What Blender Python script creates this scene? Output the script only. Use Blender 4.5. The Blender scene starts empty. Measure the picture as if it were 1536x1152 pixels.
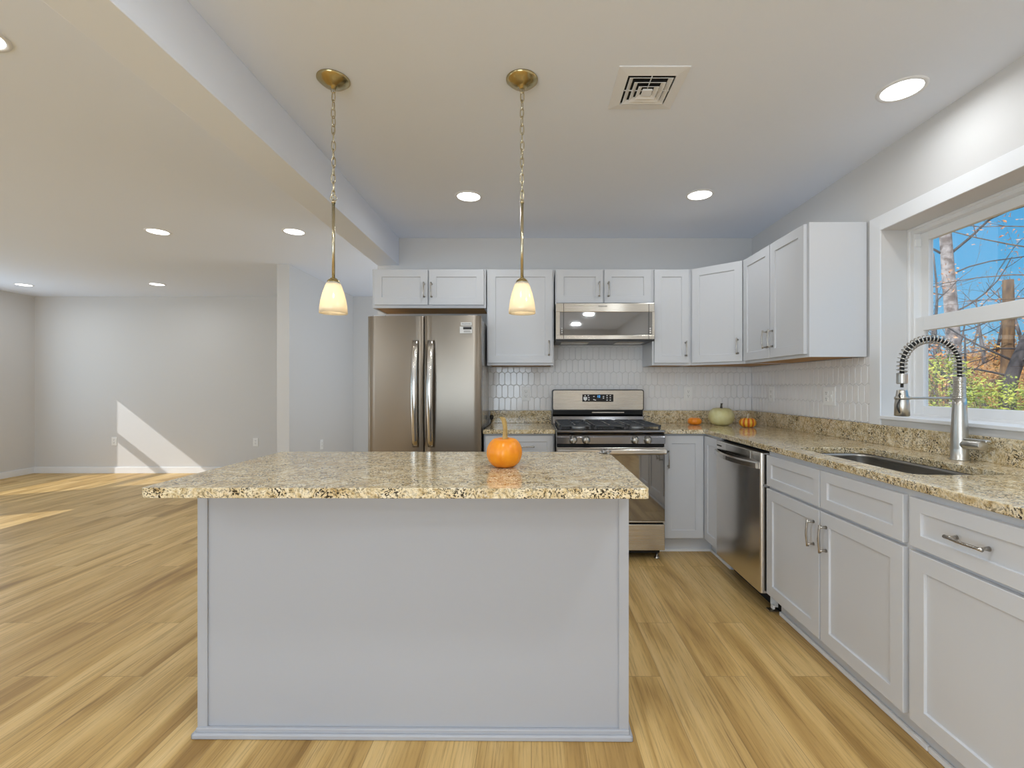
import bpy, bmesh, math, random
from mathutils import Vector, Matrix, noise as mnoise
C = bpy.context.scene.collection
S = bpy.context.scene
PI = math.pi
R = math.radians

# ------------------------------------------------------------------ camera, world, sun, window light, exposure
ZC = 1.224
cd = bpy.data.cameras.new('camera'); cam = bpy.data.objects.new('camera', cd); C.objects.link(cam)
cam.location = (0, 0, ZC); cam.rotation_euler = (R(90), 0, 0)
cd.sensor_width = 36; cd.lens = 706 / 1536 * 36
cd.shift_x = -29 / 1536; cd.shift_y = 4 / 1536
cd.clip_start = .05; cd.clip_end = 200
S.camera = cam

W = bpy.data.worlds.new('sky'); S.world = W; W.use_nodes = True
wn = W.node_tree.nodes; wl = W.node_tree.links; wn.clear()
wo = wn.new('ShaderNodeOutputWorld'); wb = wn.new('ShaderNodeBackground')
wt = wn.new('ShaderNodeTexCoord'); ws = wn.new('ShaderNodeSeparateXYZ'); wr = wn.new('ShaderNodeValToRGB')
wl.new(wt.outputs['Generated'], ws.inputs[0]); wl.new(ws.outputs['Z'], wr.inputs[0])
wl.new(wr.outputs[0], wb.inputs[0]); wl.new(wb.outputs[0], wo.inputs[0])
wr.color_ramp.elements[0].position = 0.0; wr.color_ramp.elements[0].color = (.36, .70, .95, 1)
wr.color_ramp.elements[1].position = .85; wr.color_ramp.elements[1].color = (1.7, 1.9, 2.2, 1)
e = wr.color_ramp.elements.new(.33); e.color = (.085, .47, .94, 1)
e = wr.color_ramp.elements.new(.18); e.color = (.10, .52, .95, 1)
wb.inputs[1].default_value = 1.0

def sun(d, energy, col, ang):
    l = bpy.data.lights.new('sun', 'SUN'); l.energy = energy; l.color = col; l.angle = R(ang)
    o = bpy.data.objects.new('sun', l); C.objects.link(o)
    o.rotation_euler = Vector(d).to_track_quat('-Z', 'Y').to_euler(); return o
sun((1, .54, -.79), 4.4, (1, .97, .94), .6)

def area(name, loc, d, sx, sy, power, col=(1, 1, 1), spread=180):
    l = bpy.data.lights.new(name, 'AREA'); l.shape = 'RECTANGLE'; l.size = sx; l.size_y = sy
    l.energy = power; l.color = col; l.spread = R(spread)
    o = bpy.data.objects.new(name, l); C.objects.link(o); o.location = loc
    o.rotation_euler = Vector(d).to_track_quat('-Z', 'Z').to_euler(); return o
# daylight standing in the openings of the rooms behind and beside the camera, then an added hall fill
area('daylight_patio_door', (-1.2, -3.1, 1.15), (0, 1, .5), 2.3, 2.0, 74, (.81, .905, 1))
area('daylight_rear_window', (-5.0, -3.1, 1.5), (0, 1, .5), 1.7, 1.2, 42, (.81, .905, 1))
area('daylight_side_window', (-6.95, 5.3, 1.4), (1, 0, .05), 1.4, 1.3, 12, (.81, .905, 1))
area('daylight_side_window', (-6.95, 1.2, 1.4), (1, 0, .4), 3.4, 1.3, 36, (.81, .905, 1))
area('hall_fill', (-.45, 5.4, 1.5), (-1, 0, .1), 1.2, 1.5, 16, (.81, .905, 1))  # unseen fill added to brighten the dark hallway; no window stands there

# unseen ceiling-height fill lights, added to brighten kitchen and living room
for lx, ly in ((-.3, .8), (1.15, .8), (1.0, -.9), (-.6, -2.2), (.9, -2.2), (-2.6, -.6), (-4.6, .4)):
    area('ceiling_fill', (lx, ly, 2.485), (0, 0, -1), .16, .16, 10, (.90, .96, 1))
vs = S.view_settings
vs.view_transform = 'Standard'; vs.look = 'None'; vs.exposure = 0.0; vs.gamma = 1; vs.use_curve_mapping = False
cy = S.cycles
cy.max_bounces = 10; cy.diffuse_bounces = 6; cy.glossy_bounces = 4; cy.transparent_max_bounces = 12
cy.sample_clamp_indirect = 6; cy.use_denoising = True; cy.caustics_reflective = False; cy.caustics_refractive = False

# ------------------------------------------------------------------ helpers
def at(px, py, Y):
    """the point at depth Y seen at photo pixel px, py"""
    k = 706 / Y
    return Vector(((px - 797) / k, Y, ZC - (py - 580) / k))

class MB:
    """collects shapes, then links them as ONE mesh object"""
    def __init__(s, M=None): s.bm = bmesh.new(); s.M = M; s.mi = 0
    def _take(s, b, smooth=False):
        for f in b.faces: f.material_index = s.mi; f.smooth = smooth
        me = bpy.data.meshes.new('t'); b.to_mesh(me); b.free(); s.bm.from_mesh(me); bpy.data.meshes.remove(me); return s
    def box(s, x0, x1, y0, y1, z0, z1, bev=0, seg=2):
        b = bmesh.new(); bmesh.ops.create_cube(b, size=1)
        bmesh.ops.scale(b, vec=(x1 - x0, y1 - y0, z1 - z0), verts=b.verts)
        bmesh.ops.translate(b, vec=((x0 + x1) / 2, (y0 + y1) / 2, (z0 + z1) / 2), verts=b.verts)
        if bev: bmesh.ops.bevel(b, geom=b.edges[:], offset=bev, segments=seg, affect='EDGES', profile=.5)
        return s._take(b)
    def tube(s, pts, r, n=8, closed=False, caps=True, smooth=True, flat=1.0):
        """tube through pts; r a number or a list"""
        pts = [Vector(p) for p in pts]; m = len(pts)
        rs = r if isinstance(r, (list, tuple)) else [r] * m
        b = bmesh.new(); rings = []
        prev = None
        for i, p in enumerate(pts):
            if closed: t = pts[(i + 1) % m] - pts[i - 1]
            else: t = pts[min(i + 1, m - 1)] - pts[max(i - 1, 0)]
            t = t.normalized() if t.length > 1e-9 else Vector((0, 0, 1))
            if prev is None:
                a = Vector((0, 0, 1)) if abs(t.z) < .9 else Vector((1, 0, 0))
                u = t.cross(a).normalized()
            else:
                u = prev - t * prev.dot(t)
                u = u.normalized() if u.length > 1e-6 else t.orthogonal().normalized()
            prev = u; v = t.cross(u)
            rings.append([b.verts.new(p + (u * math.cos(2 * PI * k / n) + v * math.sin(2 * PI * k / n) * flat) * rs[i]) for k in range(n)])
        for i in range(m if closed else m - 1):
            A = rings[i]; B = rings[(i + 1) % m]
            for k in range(n): b.faces.new((A[k], A[(k + 1) % n], B[(k + 1) % n], B[k]))
        if caps and not closed:
            b.faces.new(rings[0][::-1]); b.faces.new(rings[-1])
        return s._take(b, smooth)
    def lathe(s, prof, c=(0, 0, 0), n=32, ax='z', smooth=True, caps=True):
        """prof: (radius, height) pairs"""
        b = bmesh.new(); rings = []
        for r_, h in prof:
            ring = []
            for k in range(n):
                a = 2 * PI * k / n; p = (r_ * math.cos(a), r_ * math.sin(a), h)
                if ax == 'y': p = (p[0], h, p[1])
                if ax == 'x': p = (h, p[0], p[1])
                ring.append(b.verts.new(Vector(p) + Vector(c)))
            rings.append(ring)
        for A, B in zip(rings, rings[1:]):
            for k in range(n): b.faces.new((A[k], A[(k + 1) % n], B[(k + 1) % n], B[k]))
        if caps:
            if prof[0][0] > 1e-6: b.faces.new(rings[0][::-1])
            if prof[-1][0] > 1e-6: b.faces.new(rings[-1])
        bmesh.ops.remove_doubles(b, verts=b.verts, dist=1e-6)
        bmesh.ops.recalc_face_normals(b, faces=b.faces)
        return s._take(b, smooth)
    def prism(s, poly, z0, z1, bev=0, smooth=False):
        b = bmesh.new()
        lo = [b.verts.new((x, y, z0)) for x, y in poly]; hi = [b.verts.new((x, y, z1)) for x, y in poly]
        n = len(poly)
        b.faces.new(lo[::-1]); b.faces.new(hi)
        for k in range(n): b.faces.new((lo[k], lo[(k + 1) % n], hi[(k + 1) % n], hi[k]))
        bmesh.ops.recalc_face_normals(b, faces=b.faces)
        if bev: bmesh.ops.bevel(b, geom=b.edges[:], offset=bev, segments=2, affect='EDGES', profile=.5)
        return s._take(b, smooth)
    def profile_x(s, poly, x0, x1, bev=0, smooth=False):
        """poly of (y, z) extruded along x"""
        b = bmesh.new()
        lo = [b.verts.new((x0, y, z)) for y, z in poly]; hi = [b.verts.new((x1, y, z)) for y, z in poly]
        n = len(poly)
        b.faces.new(lo[::-1]); b.faces.new(hi)
        for k in range(n): b.faces.new((lo[k], lo[(k + 1) % n], hi[(k + 1) % n], hi[k]))
        bmesh.ops.recalc_face_normals(b, faces=b.faces)
        if bev: bmesh.ops.bevel(b, geom=b.edges[:], offset=bev, segments=2, affect='EDGES', profile=.5)
        return s._take(b, smooth)
    def face(s, vs_, smooth=False):
        b = bmesh.new(); b.faces.new([b.verts.new(v) for v in vs_]); return s._take(b, smooth)
    def build(s, name, mat, parent=None, bevel=0, ang=40):
        if s.M is not None: bmesh.ops.transform(s.bm, matrix=s.M, verts=s.bm.verts)
        me = bpy.data.meshes.new(name); s.bm.to_mesh(me); s.bm.free()
        for m in (mat if isinstance(mat, (list, tuple)) else [mat]): me.materials.append(m)
        o = bpy.data.objects.new(name, me); C.objects.link(o)
        if parent is not None: o.parent = parent
        if bevel:
            md = o.modifiers.new('bevel', 'BEVEL'); md.width = bevel; md.segments = 2; md.limit_method = 'ANGLE'; md.angle_limit = R(ang)
        return o

def tag(o, label=None, cat=None, group=None, kind=None):
    if label: o['label'] = label
    if cat: o['category'] = cat
    if group: o['group'] = group
    if kind: o['kind'] = kind
    return o
def thing(name, label, cat, loc=(0, 0, 0), rz=0, group=None):
    o = bpy.data.objects.new(name, None); C.objects.link(o); o.location = loc; o.rotation_euler = (0, 0, R(rz))
    o.empty_display_size = .05
    return tag(o, label, cat, group)
def struct(o): o['kind'] = 'structure'; return o
def copy_tree(o, parent=None):
    c = o.copy(); C.objects.link(c)
    if parent is not None: c.parent = parent
    for ch in o.children: copy_tree(ch, c)
    return c
def text_mesh(name, txt, size, M, mat, parent, depth=.0004):
    cu = bpy.data.curves.new('t', 'FONT'); cu.body = txt; cu.size = size; cu.align_x = 'CENTER'; cu.align_y = 'CENTER'; cu.extrude = depth
    to = bpy.data.objects.new('t', cu); me = bpy.data.meshes.new_from_object(to)
    bpy.data.objects.remove(to); bpy.data.curves.remove(cu)
    me.transform(M); me.materials.clear(); me.materials.append(mat)
    o = bpy.data.objects.new(name, me); C.objects.link(o); o.parent = parent; return o
STAND = Matrix.Rotation(R(90), 4, 'X')       # text laid flat -> standing, facing -Y

# ------------------------------------------------------------------ materials
def mat(name, col=(.8, .8, .8), rough=.5, metal=0, spec=.5, **kw):
    m = bpy.data.materials.new(name); m.use_nodes = True
    p = m.node_tree.nodes['Principled BSDF']
    p.inputs['Base Color'].default_value = (*col, 1); p.inputs['Roughness'].default_value = rough
    p.inputs['Metallic'].default_value = metal; p.inputs['Specular IOR Level'].default_value = spec
    for k, v in kw.items():
        p.inputs[k.replace('_', ' ')].default_value = v
    return m
def N(m, t, **kw):
    n = m.node_tree.nodes.new('ShaderNode' + t)
    for k, v in kw.items():
        if hasattr(n, k): setattr(n, k, v)
        else: n.inputs[k].default_value = v
    return n
def L(m, a, b): m.node_tree.links.new(a, b)
def ramp(m, fac, stops):
    r = N(m, 'ValToRGB'); el = r.color_ramp.elements
    while len(el) < len(stops): el.new(.5)
    for e_, (p_, c_) in zip(el, stops):
        e_.position = p_; e_.color = (*c_, 1) if len(c_) == 3 else c_
    L(m, fac, r.inputs[0]); return r
def mixc(m, fac, a, b, mode='MIX'):
    x = N(m, 'Mix', data_type='RGBA', blend_type=mode)
    for i, v in ((0, fac), (6, a), (7, b)):
        if hasattr(v, 'is_output'): L(m, v, x.inputs[i])
        elif isinstance(v, (int, float)): x.inputs[i].default_value = v
        else: x.inputs[i].default_value = (*v, 1)
    return x.outputs[2]
def math_(m, op, a, b=0.0, c=0.0):
    x = N(m, 'Math', operation=op)
    for i, v in enumerate((a, b, c)):
        if hasattr(v, 'is_output'): L(m, v, x.inputs[i])
        else: x.inputs[i].default_value = v
    return x.outputs[0]
def P(m): return m.node_tree.nodes['Principled BSDF']
def coord(m, scale=(1, 1, 1), rot=(0, 0, 0)):
    t = N(m, 'TexCoord'); mp = N(m, 'Mapping'); L(m, t.outputs['Object'], mp.inputs[0])
    mp.inputs['Scale'].default_value = scale; mp.inputs['Rotation'].default_value = rot; return mp.outputs[0]
def bump(m, h, strength=.2, dist=.002):
    b = N(m, 'Bump'); b.inputs['Strength'].default_value = strength; b.inputs['Distance'].default_value = dist
    L(m, h, b.inputs['Height']); L(m, b.outputs[0], P(m).inputs['Normal'])

def paint(name, col, rough=.6, sc=220, st=.06):
    m = mat(name, col, rough, spec=.35); v = coord(m)
    n = N(m, 'TexNoise'); n.inputs['Scale'].default_value = sc; L(m, v, n.inputs[0]); bump(m, n.outputs[0], st, .001)
    n2 = N(m, 'TexNoise'); n2.inputs['Scale'].default_value = .8; L(m, v, n2.inputs[0])
    L(m, mixc(m, n2.outputs[0], tuple(c * .985 for c in col), tuple(min(1, c * 1.015) for c in col)), P(m).inputs[0]); return m
M_wall = paint('wall_paint', (.675, .665, .655), .62)
M_ceil = paint('ceiling_paint', (.835, .885, .985), .8)
M_trim = paint('trim_paint', (.83, .84, .86), .35, 60, .02)
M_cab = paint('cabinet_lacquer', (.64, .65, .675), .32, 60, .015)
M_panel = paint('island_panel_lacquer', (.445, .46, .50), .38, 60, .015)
M_vinyl = mat('window_vinyl', (.80, .80, .80), .35)
M_black = mat('black_plastic', (.012, .012, .013), .35)
M_dark = mat('dark_recess', (.01, .01, .01), .8)
M_iron = mat('cast_iron', (.05, .055, .062), .3)
M_enamel = mat('black_enamel', (.015, .015, .017), .12)
M_glassb = mat('black_oven_glass', (.27, .265, .26), .035, .85)
M_white = mat('white_plastic', (.88, .88, .87), .3)
M_slot = mat('socket_slot', (.03, .03, .03), .6)
M_rubber = mat('black_rubber', (.02, .02, .02), .6)
M_paper = mat('white_sticker', (.8, .8, .8), .5)
M_ink = mat('black_ink', (.01, .01, .01), .5)
M_inkw = mat('white_ink', (.85, .85, .85), .5)
M_grey = mat('grey_ink', (.3, .3, .3), .5)

def brushed(name, col, rough, axis, amt=.1, bend=.05):
    m = mat(name, col, rough, 1.0)
    sc = {'v': (900, 900, 3), 'h': (3, 3, 900), 'y': (900, 3, 900)}[axis]
    n = N(m, 'TexNoise'); n.inputs['Scale'].default_value = 1; n.inputs['Detail'].default_value = 3
    L(m, coord(m, sc), n.inputs[0])
    r_ = N(m, 'MapRange'); r_.inputs[3].default_value = max(.02, rough - amt); r_.inputs[4].default_value = rough + amt
    L(m, n.outputs[0], r_.inputs[0]); L(m, r_.outputs[0], P(m).inputs['Roughness']); bump(m, n.outputs[0], bend, .0004); return m
M_steel = brushed('brushed_stainless_steel', (.58, .545, .49), .26, 'h')
M_fridge = brushed('fridge_stainless_steel', (.315, .275, .23), .34, 'h')
M_dish = brushed('dishwasher_stainless_steel', (.68, .645, .60), .17, 'v', .03, .02)
M_chrome = brushed('brushed_nickel', (.58, .56, .52), .3, 'v', .06, .02)
M_handle = brushed('satin_nickel_handle', (.46, .43, .39), .28, 'v', .06, .01)
M_hbar = brushed('steel_handle', (.52, .49, .45), .16, 'v', .04, .01)
M_brass = brushed('antique_brass', (.50, .40, .20), .22, 'h', .05, .01)
M_rod = brushed('aged_nickel_brass', (.56, .49, .34), .2, 'h', .05, .01)
M_sink = brushed('sink_steel', (.42, .40, .37), .3, 'h', .08, .03)
M_side = mat('fridge_side_grey', (.52, .52, .52), .2, .35)
M_dsteel = brushed('dark_polished_steel', (.30, .30, .32), .14, 'h', .04, .01)

for m_ in (M_fridge, M_steel, M_dish):      # vertical grain of the brushed sheet
    cx_ = N(m_, 'CombineXYZ'); cx_.inputs[0].default_value = .02; cx_.inputs[1].default_value = .02; cx_.inputs[2].default_value = 1
    L(m_, cx_.outputs[0], P(m_).inputs['Tangent']); P(m_).inputs['Anisotropic'].default_value = .85
# granite
def granite(name):
    m = mat(name, (.6, .5, .35), .09, spec=.6); v = coord(m, (1, 1, 1))
    warp = N(m, 'TexNoise'); warp.inputs['Scale'].default_value = 14; warp.inputs['Detail'].default_value = 3; L(m, v, warp.inputs[0])
    wv = N(m, 'VectorMath', operation='MULTIPLY_ADD'); L(m, warp.outputs['Color'], wv.inputs[0]); wv.inputs[1].default_value = (.05, .05, .05); L(m, v, wv.inputs[2])
    vv = wv.outputs[0]
    def noi(sc, det=4, rough=.6, vec=vv, off=0):
        n = N(m, 'TexNoise'); n.inputs['Scale'].default_value = sc; n.inputs['Detail'].default_value = det; n.inputs['Roughness'].default_value = rough
        mp = N(m, 'Mapping'); mp.inputs['Location'].default_value = (off, off * 1.7, off * .6); L(m, vec, mp.inputs[0]); L(m, mp.outputs[0], n.inputs[0]); return n.outputs[0]
    base = ramp(m, noi(44, 5, .7), [(.34, (.38, .25, .105)), (.43, (.63, .49, .27)), (.54, (.79, .67, .45)), (.68, (.90, .81, .63))]).outputs[0]
    gold = ramp(m, noi(9, 3, .5, v, 5), [(.52, (0, 0, 0)), (.68, (1, 1, 1))]).outputs[0]
    c = mixc(m, math_(m, 'MULTIPLY', gold, .35), base, (.50, .33, .13))
    grey = ramp(m, noi(120, 3, .6, vv, 9), [(.56, (0, 0, 0)), (.63, (1, 1, 1))]).outputs[0]
    c = mixc(m, math_(m, 'MULTIPLY', grey, .35), c, (.36, .29, .19))
    wh = ramp(m, noi(100, 2, .5, vv, 3), [(.60, (0, 0, 0)), (.68, (1, 1, 1))]).outputs[0]
    c = mixc(m, math_(m, 'MULTIPLY', wh, .5), c, (.80, .76, .68))
    d1 = ramp(m, noi(155, 3, .6, vv, 17), [(.525, (0, 0, 0)), (.555, (1, 1, 1))]).outputs[0]
    cl = ramp(m, noi(12, 2, .5, v, 23), [(.36, (.25, .25, .25)), (.6, (1, 1, 1))]).outputs[0]
    dk = math_(m, 'MULTIPLY', d1, cl)
    c = mixc(m, dk, c, (.035, .026, .018))
    L(m, c, P(m).inputs[0]); return m
M_gran = granite('beige_granite')

# vinyl plank floor: boards along Y
def floor_mat():
    m = mat('oak_plank', (.5, .35, .2), .42, spec=.4)
    t = N(m, 'TexCoord'); sp = N(m, 'SeparateXYZ'); L(m, t.outputs['Object'], sp.inputs[0])
    cb = N(m, 'CombineXYZ'); L(m, sp.outputs[1], cb.inputs[0]); L(m, sp.outputs[0], cb.inputs[1])
    br = N(m, 'TexBrick'); L(m, cb.outputs[0], br.inputs[0])
    br.offset = .37; br.inputs['Scale'].default_value = 1; br.inputs['Brick Width'].default_value = 1.22; br.inputs['Row Height'].default_value = .182
    br.inputs['Mortar Size'].default_value = .0012; br.inputs['Mortar Smooth'].default_value = .3; br.inputs['Bias'].default_value = 0
    br.inputs['Color1'].default_value = (0, 0, 0, 1); br.inputs['Color2'].default_value = (1, 1, 1, 1); br.inputs['Mortar'].default_value = (.5, .5, .5, 1)
    rnd = N(m, 'SeparateColor'); L(m, br.outputs['Color'], rnd.inputs[0]); rv = rnd.outputs[0]
    # grain, stretched along the board and shifted from board to board
    off = math_(m, 'MULTIPLY', rv, 37.0)
    def gr(sx, sy, det, rough, dist=0.0):
        c3 = N(m, 'CombineXYZ'); L(m, math_(m, 'MULTIPLY', sp.outputs[0], sx), c3.inputs[0])
        L(m, math_(m, 'MULTIPLY', sp.outputs[1], sy), c3.inputs[1]); L(m, off, c3.inputs[2])
        n = N(m, 'TexNoise'); n.inputs['Scale'].default_value = 1; n.inputs['Detail'].default_value = det; n.inputs['Roughness'].default_value = rough
        n.inputs['Distortion'].default_value = dist; L(m, c3.outputs[0], n.inputs[0]); return n.outputs[0]
    big = gr(7, .75, 3, .55, .6); fine = gr(120, 3.2, 5, .75); crack = gr(26, .9, 3, .6, .8)
    c = ramp(m, big, [(.28, (.34, .195, .055)), (.42, (.53, .335, .115)), (.54, (.665, .45, .18)), (.75, (.765, .555, .265))]).outputs[0]
    c = mixc(m, .6, c, ramp(m, fine, [(.32, (.38, .32, .22)), (.5, (1, 1, 1)), (.7, (1.15, 1.15, 1.12))]).outputs[0], 'MULTIPLY')
    ck = ramp(m, crack, [(.265, (1, 1, 1)), (.32, (0, 0, 0))]).outputs[0]
    c = mixc(m, math_(m, 'MULTIPLY', ck, .6), c, (.13, .07, .025))
    tone = ramp(m, rv, [(0, (.93, .91, .88)), (1, (1.07, 1.07, 1.07))]).outputs[0]
    c = mixc(m, 1.0, c, tone, 'MULTIPLY')
    c = mixc(m, math_(m, 'MULTIPLY', br.outputs['Fac'], .55), c, (.10, .06, .025))
    L(m, c, P(m).inputs[0]); bump(m, fine, .12, .0006)
    return m
M_floor = floor_mat()
M_tile = mat('white_glazed_tile', (.84, .83, .83), .12, spec=.6)
M_grout = mat('grout', (.74, .73, .72), .8)
def wood_under():
    m = mat('raw_plywood', (.42, .22, .06), .6); n = N(m, 'TexNoise'); n.inputs['Scale'].default_value = 1; L(m, coord(m, (3, 60, 60)), n.inputs[0])
    L(m, ramp(m, n.outputs[0], [(.3, (.34, .16, .03)), (.7, (.55, .31, .09))]).outputs[0], P(m).inputs[0]); return m
M_ply = wood_under()

def emis(name, col, st):
    m = bpy.data.materials.new(name); m.use_nodes = True; m.node_tree.nodes.clear()
    o = N(m, 'OutputMaterial'); e_ = N(m, 'Emission'); e_.inputs[0].default_value = (*col, 1); e_.inputs[1].default_value = st
    L(m, e_.outputs[0], o.inputs[0]); return m
M_led = emis('led_disc', (1, .99, .97), 7)
M_bulb = emis('lit_bulb', (1, .86, .66), 7)
M_digit = emis('blue_digits', (.10, .45, 1), 2.2)
def glassy(name, tint=(1, 1, 1), refl=.08):
    m = bpy.data.materials.new(name); m.use_nodes = True; m.node_tree.nodes.clear()
    o = N(m, 'OutputMaterial'); mx = N(m, 'MixShader'); t = N(m, 'BsdfTransparent'); g = N(m, 'BsdfGlossy'); fr = N(m, 'Fresnel')
    fr.inputs[0].default_value = 1.45; t.inputs[0].default_value = (*tint, 1); g.inputs['Roughness'].default_value = .01
    L(m, math_(m, 'MULTIPLY', fr.outputs[0], refl * 12), mx.inputs[0]); L(m, t.outputs[0], mx.inputs[1]); L(m, g.outputs[0], mx.inputs[2]); L(m, mx.outputs[0], o.inputs[0]); return m
M_pane = glassy('window_glass', (.98, .99, .99), .025)
M_bag = glassy('clear_film', (.95, .95, .98), .3)
def shade_mat():
    m = bpy.data.materials.new('frosted_glass'); m.use_nodes = True; m.node_tree.nodes.clear()
    o = N(m, 'OutputMaterial'); a = N(m, 'MixShader'); b = N(m, 'MixShader'); t = N(m, 'BsdfTranslucent'); d = N(m, 'BsdfDiffuse'); g = N(m, 'BsdfGlossy')
    t.inputs[0].default_value = (.92, .84, .68, 1); d.inputs[0].default_value = (.86, .82, .72, 1); g.inputs['Roughness'].default_value = .12
    a.inputs[0].default_value = .45; b.inputs[0].default_value = .06
    L(m, t.outputs[0], a.inputs[1]); L(m, d.outputs[0], a.inputs[2]); L(m, a.outputs[0], b.inputs[1]); L(m, g.outputs[0], b.inputs[2]); L(m, b.outputs[0], o.inputs[0]); return m
M_shade = shade_mat()

# ------------------------------------------------------------------ room shell
H = 2.50; XR = 1.895; XL = -7.03; YB = 4.04; YF = 6.66; YR = -3.2
W0, W1, WZ0, WZ1 = 1.40, 2.547, 1.05, 2.07          # kitchen window opening
struct(MB().box(XL - .2, XR + .22, YR - .2, YF + .2, -.12, 0).build('floor', M_floor))
struct(MB().box(XL - .2, XR + .22, YR - .2, YF + .2, H, H + .15).build('ceiling', M_ceil))
struct(MB().box(-1.32, -1.135, YR, YB, 2.264, H).build('ceiling_beam', M_ceil, None, .003))
m_ = MB()
m_.box(XR, XR + .22, YR, W0, 0, H).box(XR, XR + .22, W1, YF, 0, H).box(XR, XR + .22, W0, W1, 0, WZ0).box(XR, XR + .22, W0, W1, WZ1, H)
struct(m_.build('wall_right', M_wall))
struct(MB().box(-1.32, XR, YB, YB + .12, 0, H).build('wall_back', M_wall, None, .002))
struct(MB().box(XL, XR, YF, YF + .15, 0, H).build('wall_far', M_wall))
struct(MB().box(-.4, -.28, YB + .12, YF, 0, H).build('wall_hall', M_wall))
struct(MB().box(-2.65, -2.52, 4.90, YF, 0, H).build('wall_partition', M_wall, None, .003))
# side wall of the living room with its windows, rear wall with a patio door and a window
def wall_with_holes(name, fixed0, fixed1, a0, a1, holes, axis):
    m = MB(); cuts = sorted(holes); c = a0
    def bx(u0, u1, z0, z1):
        if axis == 'y': m.box(fixed0, fixed1, u0, u1, z0, z1)
        else: m.box(u0, u1, fixed0, fixed1, z0, z1)
    for u0, u1, z0, z1 in cuts:
        bx(c, u0, 0, H)
        if z0 > 0: bx(u0, u1, 0, z0)
        bx(u0, u1, z1, H); c = u1
    bx(c, a1, 0, H); return struct(m.build(name, M_wall))
LW = [(-.6, .9, .65, 2.07), (1.5, 3.4, .65, 2.07), (4.6, 6.05, .65, 2.07)]
wall_with_holes('wall_left', XL - .15, XL, YR, YF, LW, 'y')
RW = [(-5.9, -4.1, .9, 2.07), (-2.4, 0.0, 0.0, 2.1)]
wall_with_holes('wall_rear', YR - .15, YR, XL, XR, RW, 'x')
n_ = 2
for (y0, y1, z0, z1) in LW:
    w = struct(bpy.data.objects.new('window_%d' % n_, None)); C.objects.link(w); w.location = (XL - .08, (y0 + y1) / 2, z0); n_ += 1
    a, h, zz = (y1 - y0) / 2, z1 - z0, 0
    f = MB().box(-.03, .03, -a, -a + .05, 0, h).box(-.03, .03, a - .05, a, 0, h).box(-.03, .03, -a, a, 0, .06).box(-.03, .03, -a, a, h - .03, h).box(-.03, .03, -a, a, .80, .89)
    f.build('window_frame', M_vinyl, w); MB().box(-.004, .004, -a, a, .03, h - .03).build('pane', M_pane, w)
    MB().box(.0, .13, -a - .09, a + .09, -.025, 0).build('window_sill', M_trim, w)
for (x0, x1, z0, z1) in RW:
    nm = 'window_%d' % n_ if z0 > 0 else 'door_1'; n_ += 1
    w = struct(bpy.data.objects.new(nm, None)); C.objects.link(w); w.location = ((x0 + x1) / 2, YR - .08, z0)
    a, h = (x1 - x0) / 2, z1 - z0
    f = MB().box(-a, -a + .07, -.03, .03, 0, h).box(a - .07, a, -.03, .03, 0, h).box(-.05, .05, -.03, .03, 0, h).box(-a, a, -.03, .03, 0, .09).box(-a, a, -.03, .03, h - .07, h)
    f.build('frame', M_vinyl, w); MB().box(-a, a, -.004, .004, .03, h - .03).build('pane', M_pane, w)
# baseboards
def base(name, x0, x1, y0, y1): return struct(MB().box(x0, x1, y0, y1, 0, .088, .003).build(name, M_trim))
base('baseboard_far', XL, -2.65, YF - .014, YF)
base('baseboard_left', XL, XL + .014, YR, YF - .014)
base('baseboard_hall', -2.52, -1.2, YF - .014, YF)
base('baseboard_partition', -2.52, -2.506, 4.9, YF - .014)
base('baseboard_partition_end', -2.65, -2.506, 4.886, 4.9)

# kitchen window
w = struct(bpy.data.objects.new('window_1', None)); C.objects.link(w); w.location = (XR, W1, WZ0)
a = W1 - W0; h = WZ1 - WZ0
X0 = .147
f = MB()
def ring(m, x0, x1, y0, y1, z0, z1, t, tb=None, tt=None):
    tb = t if tb is None else tb; tt = t if tt is None else tt
    m.box(x0, x1, y0, y0 + t, z0, z1, .002).box(x0, x1, y1 - t, y1, z0, z1, .002).box(x0, x1, y0 + t, y1 - t, z0, z0 + tb, .002).box(x0, x1, y0 + t, y1 - t, z1 - tt, z1, .002)
ring(f, X0, X0 + .07, -a, 0, .0, h, .034, .03, .03)
f.build('window_frame', M_vinyl, w)
f = MB(); ring(f, X0 - .01, X0 + .004, -a, 0, 0, h, .012); f.build('stop_bead', M_vinyl, w)
up = MB(); ring(up, X0 + .038, X0 + .064, -a + .03, -.03, .47, h - .03, .052, .06, .045); up.build('upper_sash', M_vinyl, w)
lo = MB(); ring(lo, X0 + .008, X0 + .036, -a + .03, -.03, .028, .54, .055, .045, .072); lo.build('lower_sash', M_vinyl, w)
MB().box(X0 + .048, X0 + .052, -a + .07, -.07, .5, h - .07).build('upper_pane', M_pane, w)
MB().box(X0 + .02, X0 + .024, -a + .07, -.07, .07, .5).build('lower_pane', M_pane, w)
MB().box(X0 + .006, X0 + .036, -.04, -.012, h - .10, h - .06, .002).build('sash_stop', M_white, w)
MB().box(X0 + .002, X0 + .008, -.024, -.018, h - .19, h - .155).build('latch_slot', M_dark, w)
MB().box(-.012, X0, -a, 0, -.0, .018, .003).build('window_sill', M_trim, w)

cs = MB(); cs.box(XR - .009, XR, 2.547, 2.625, .97, 2.15, .0015).box(XR - .009, XR, 1.32, 2.547, 2.07, 2.15, .0015).box(XR - .009, XR, 1.32, 1.40, .97, 2.07, .0015)
struct(cs.build('trim_1', M_trim))

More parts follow.
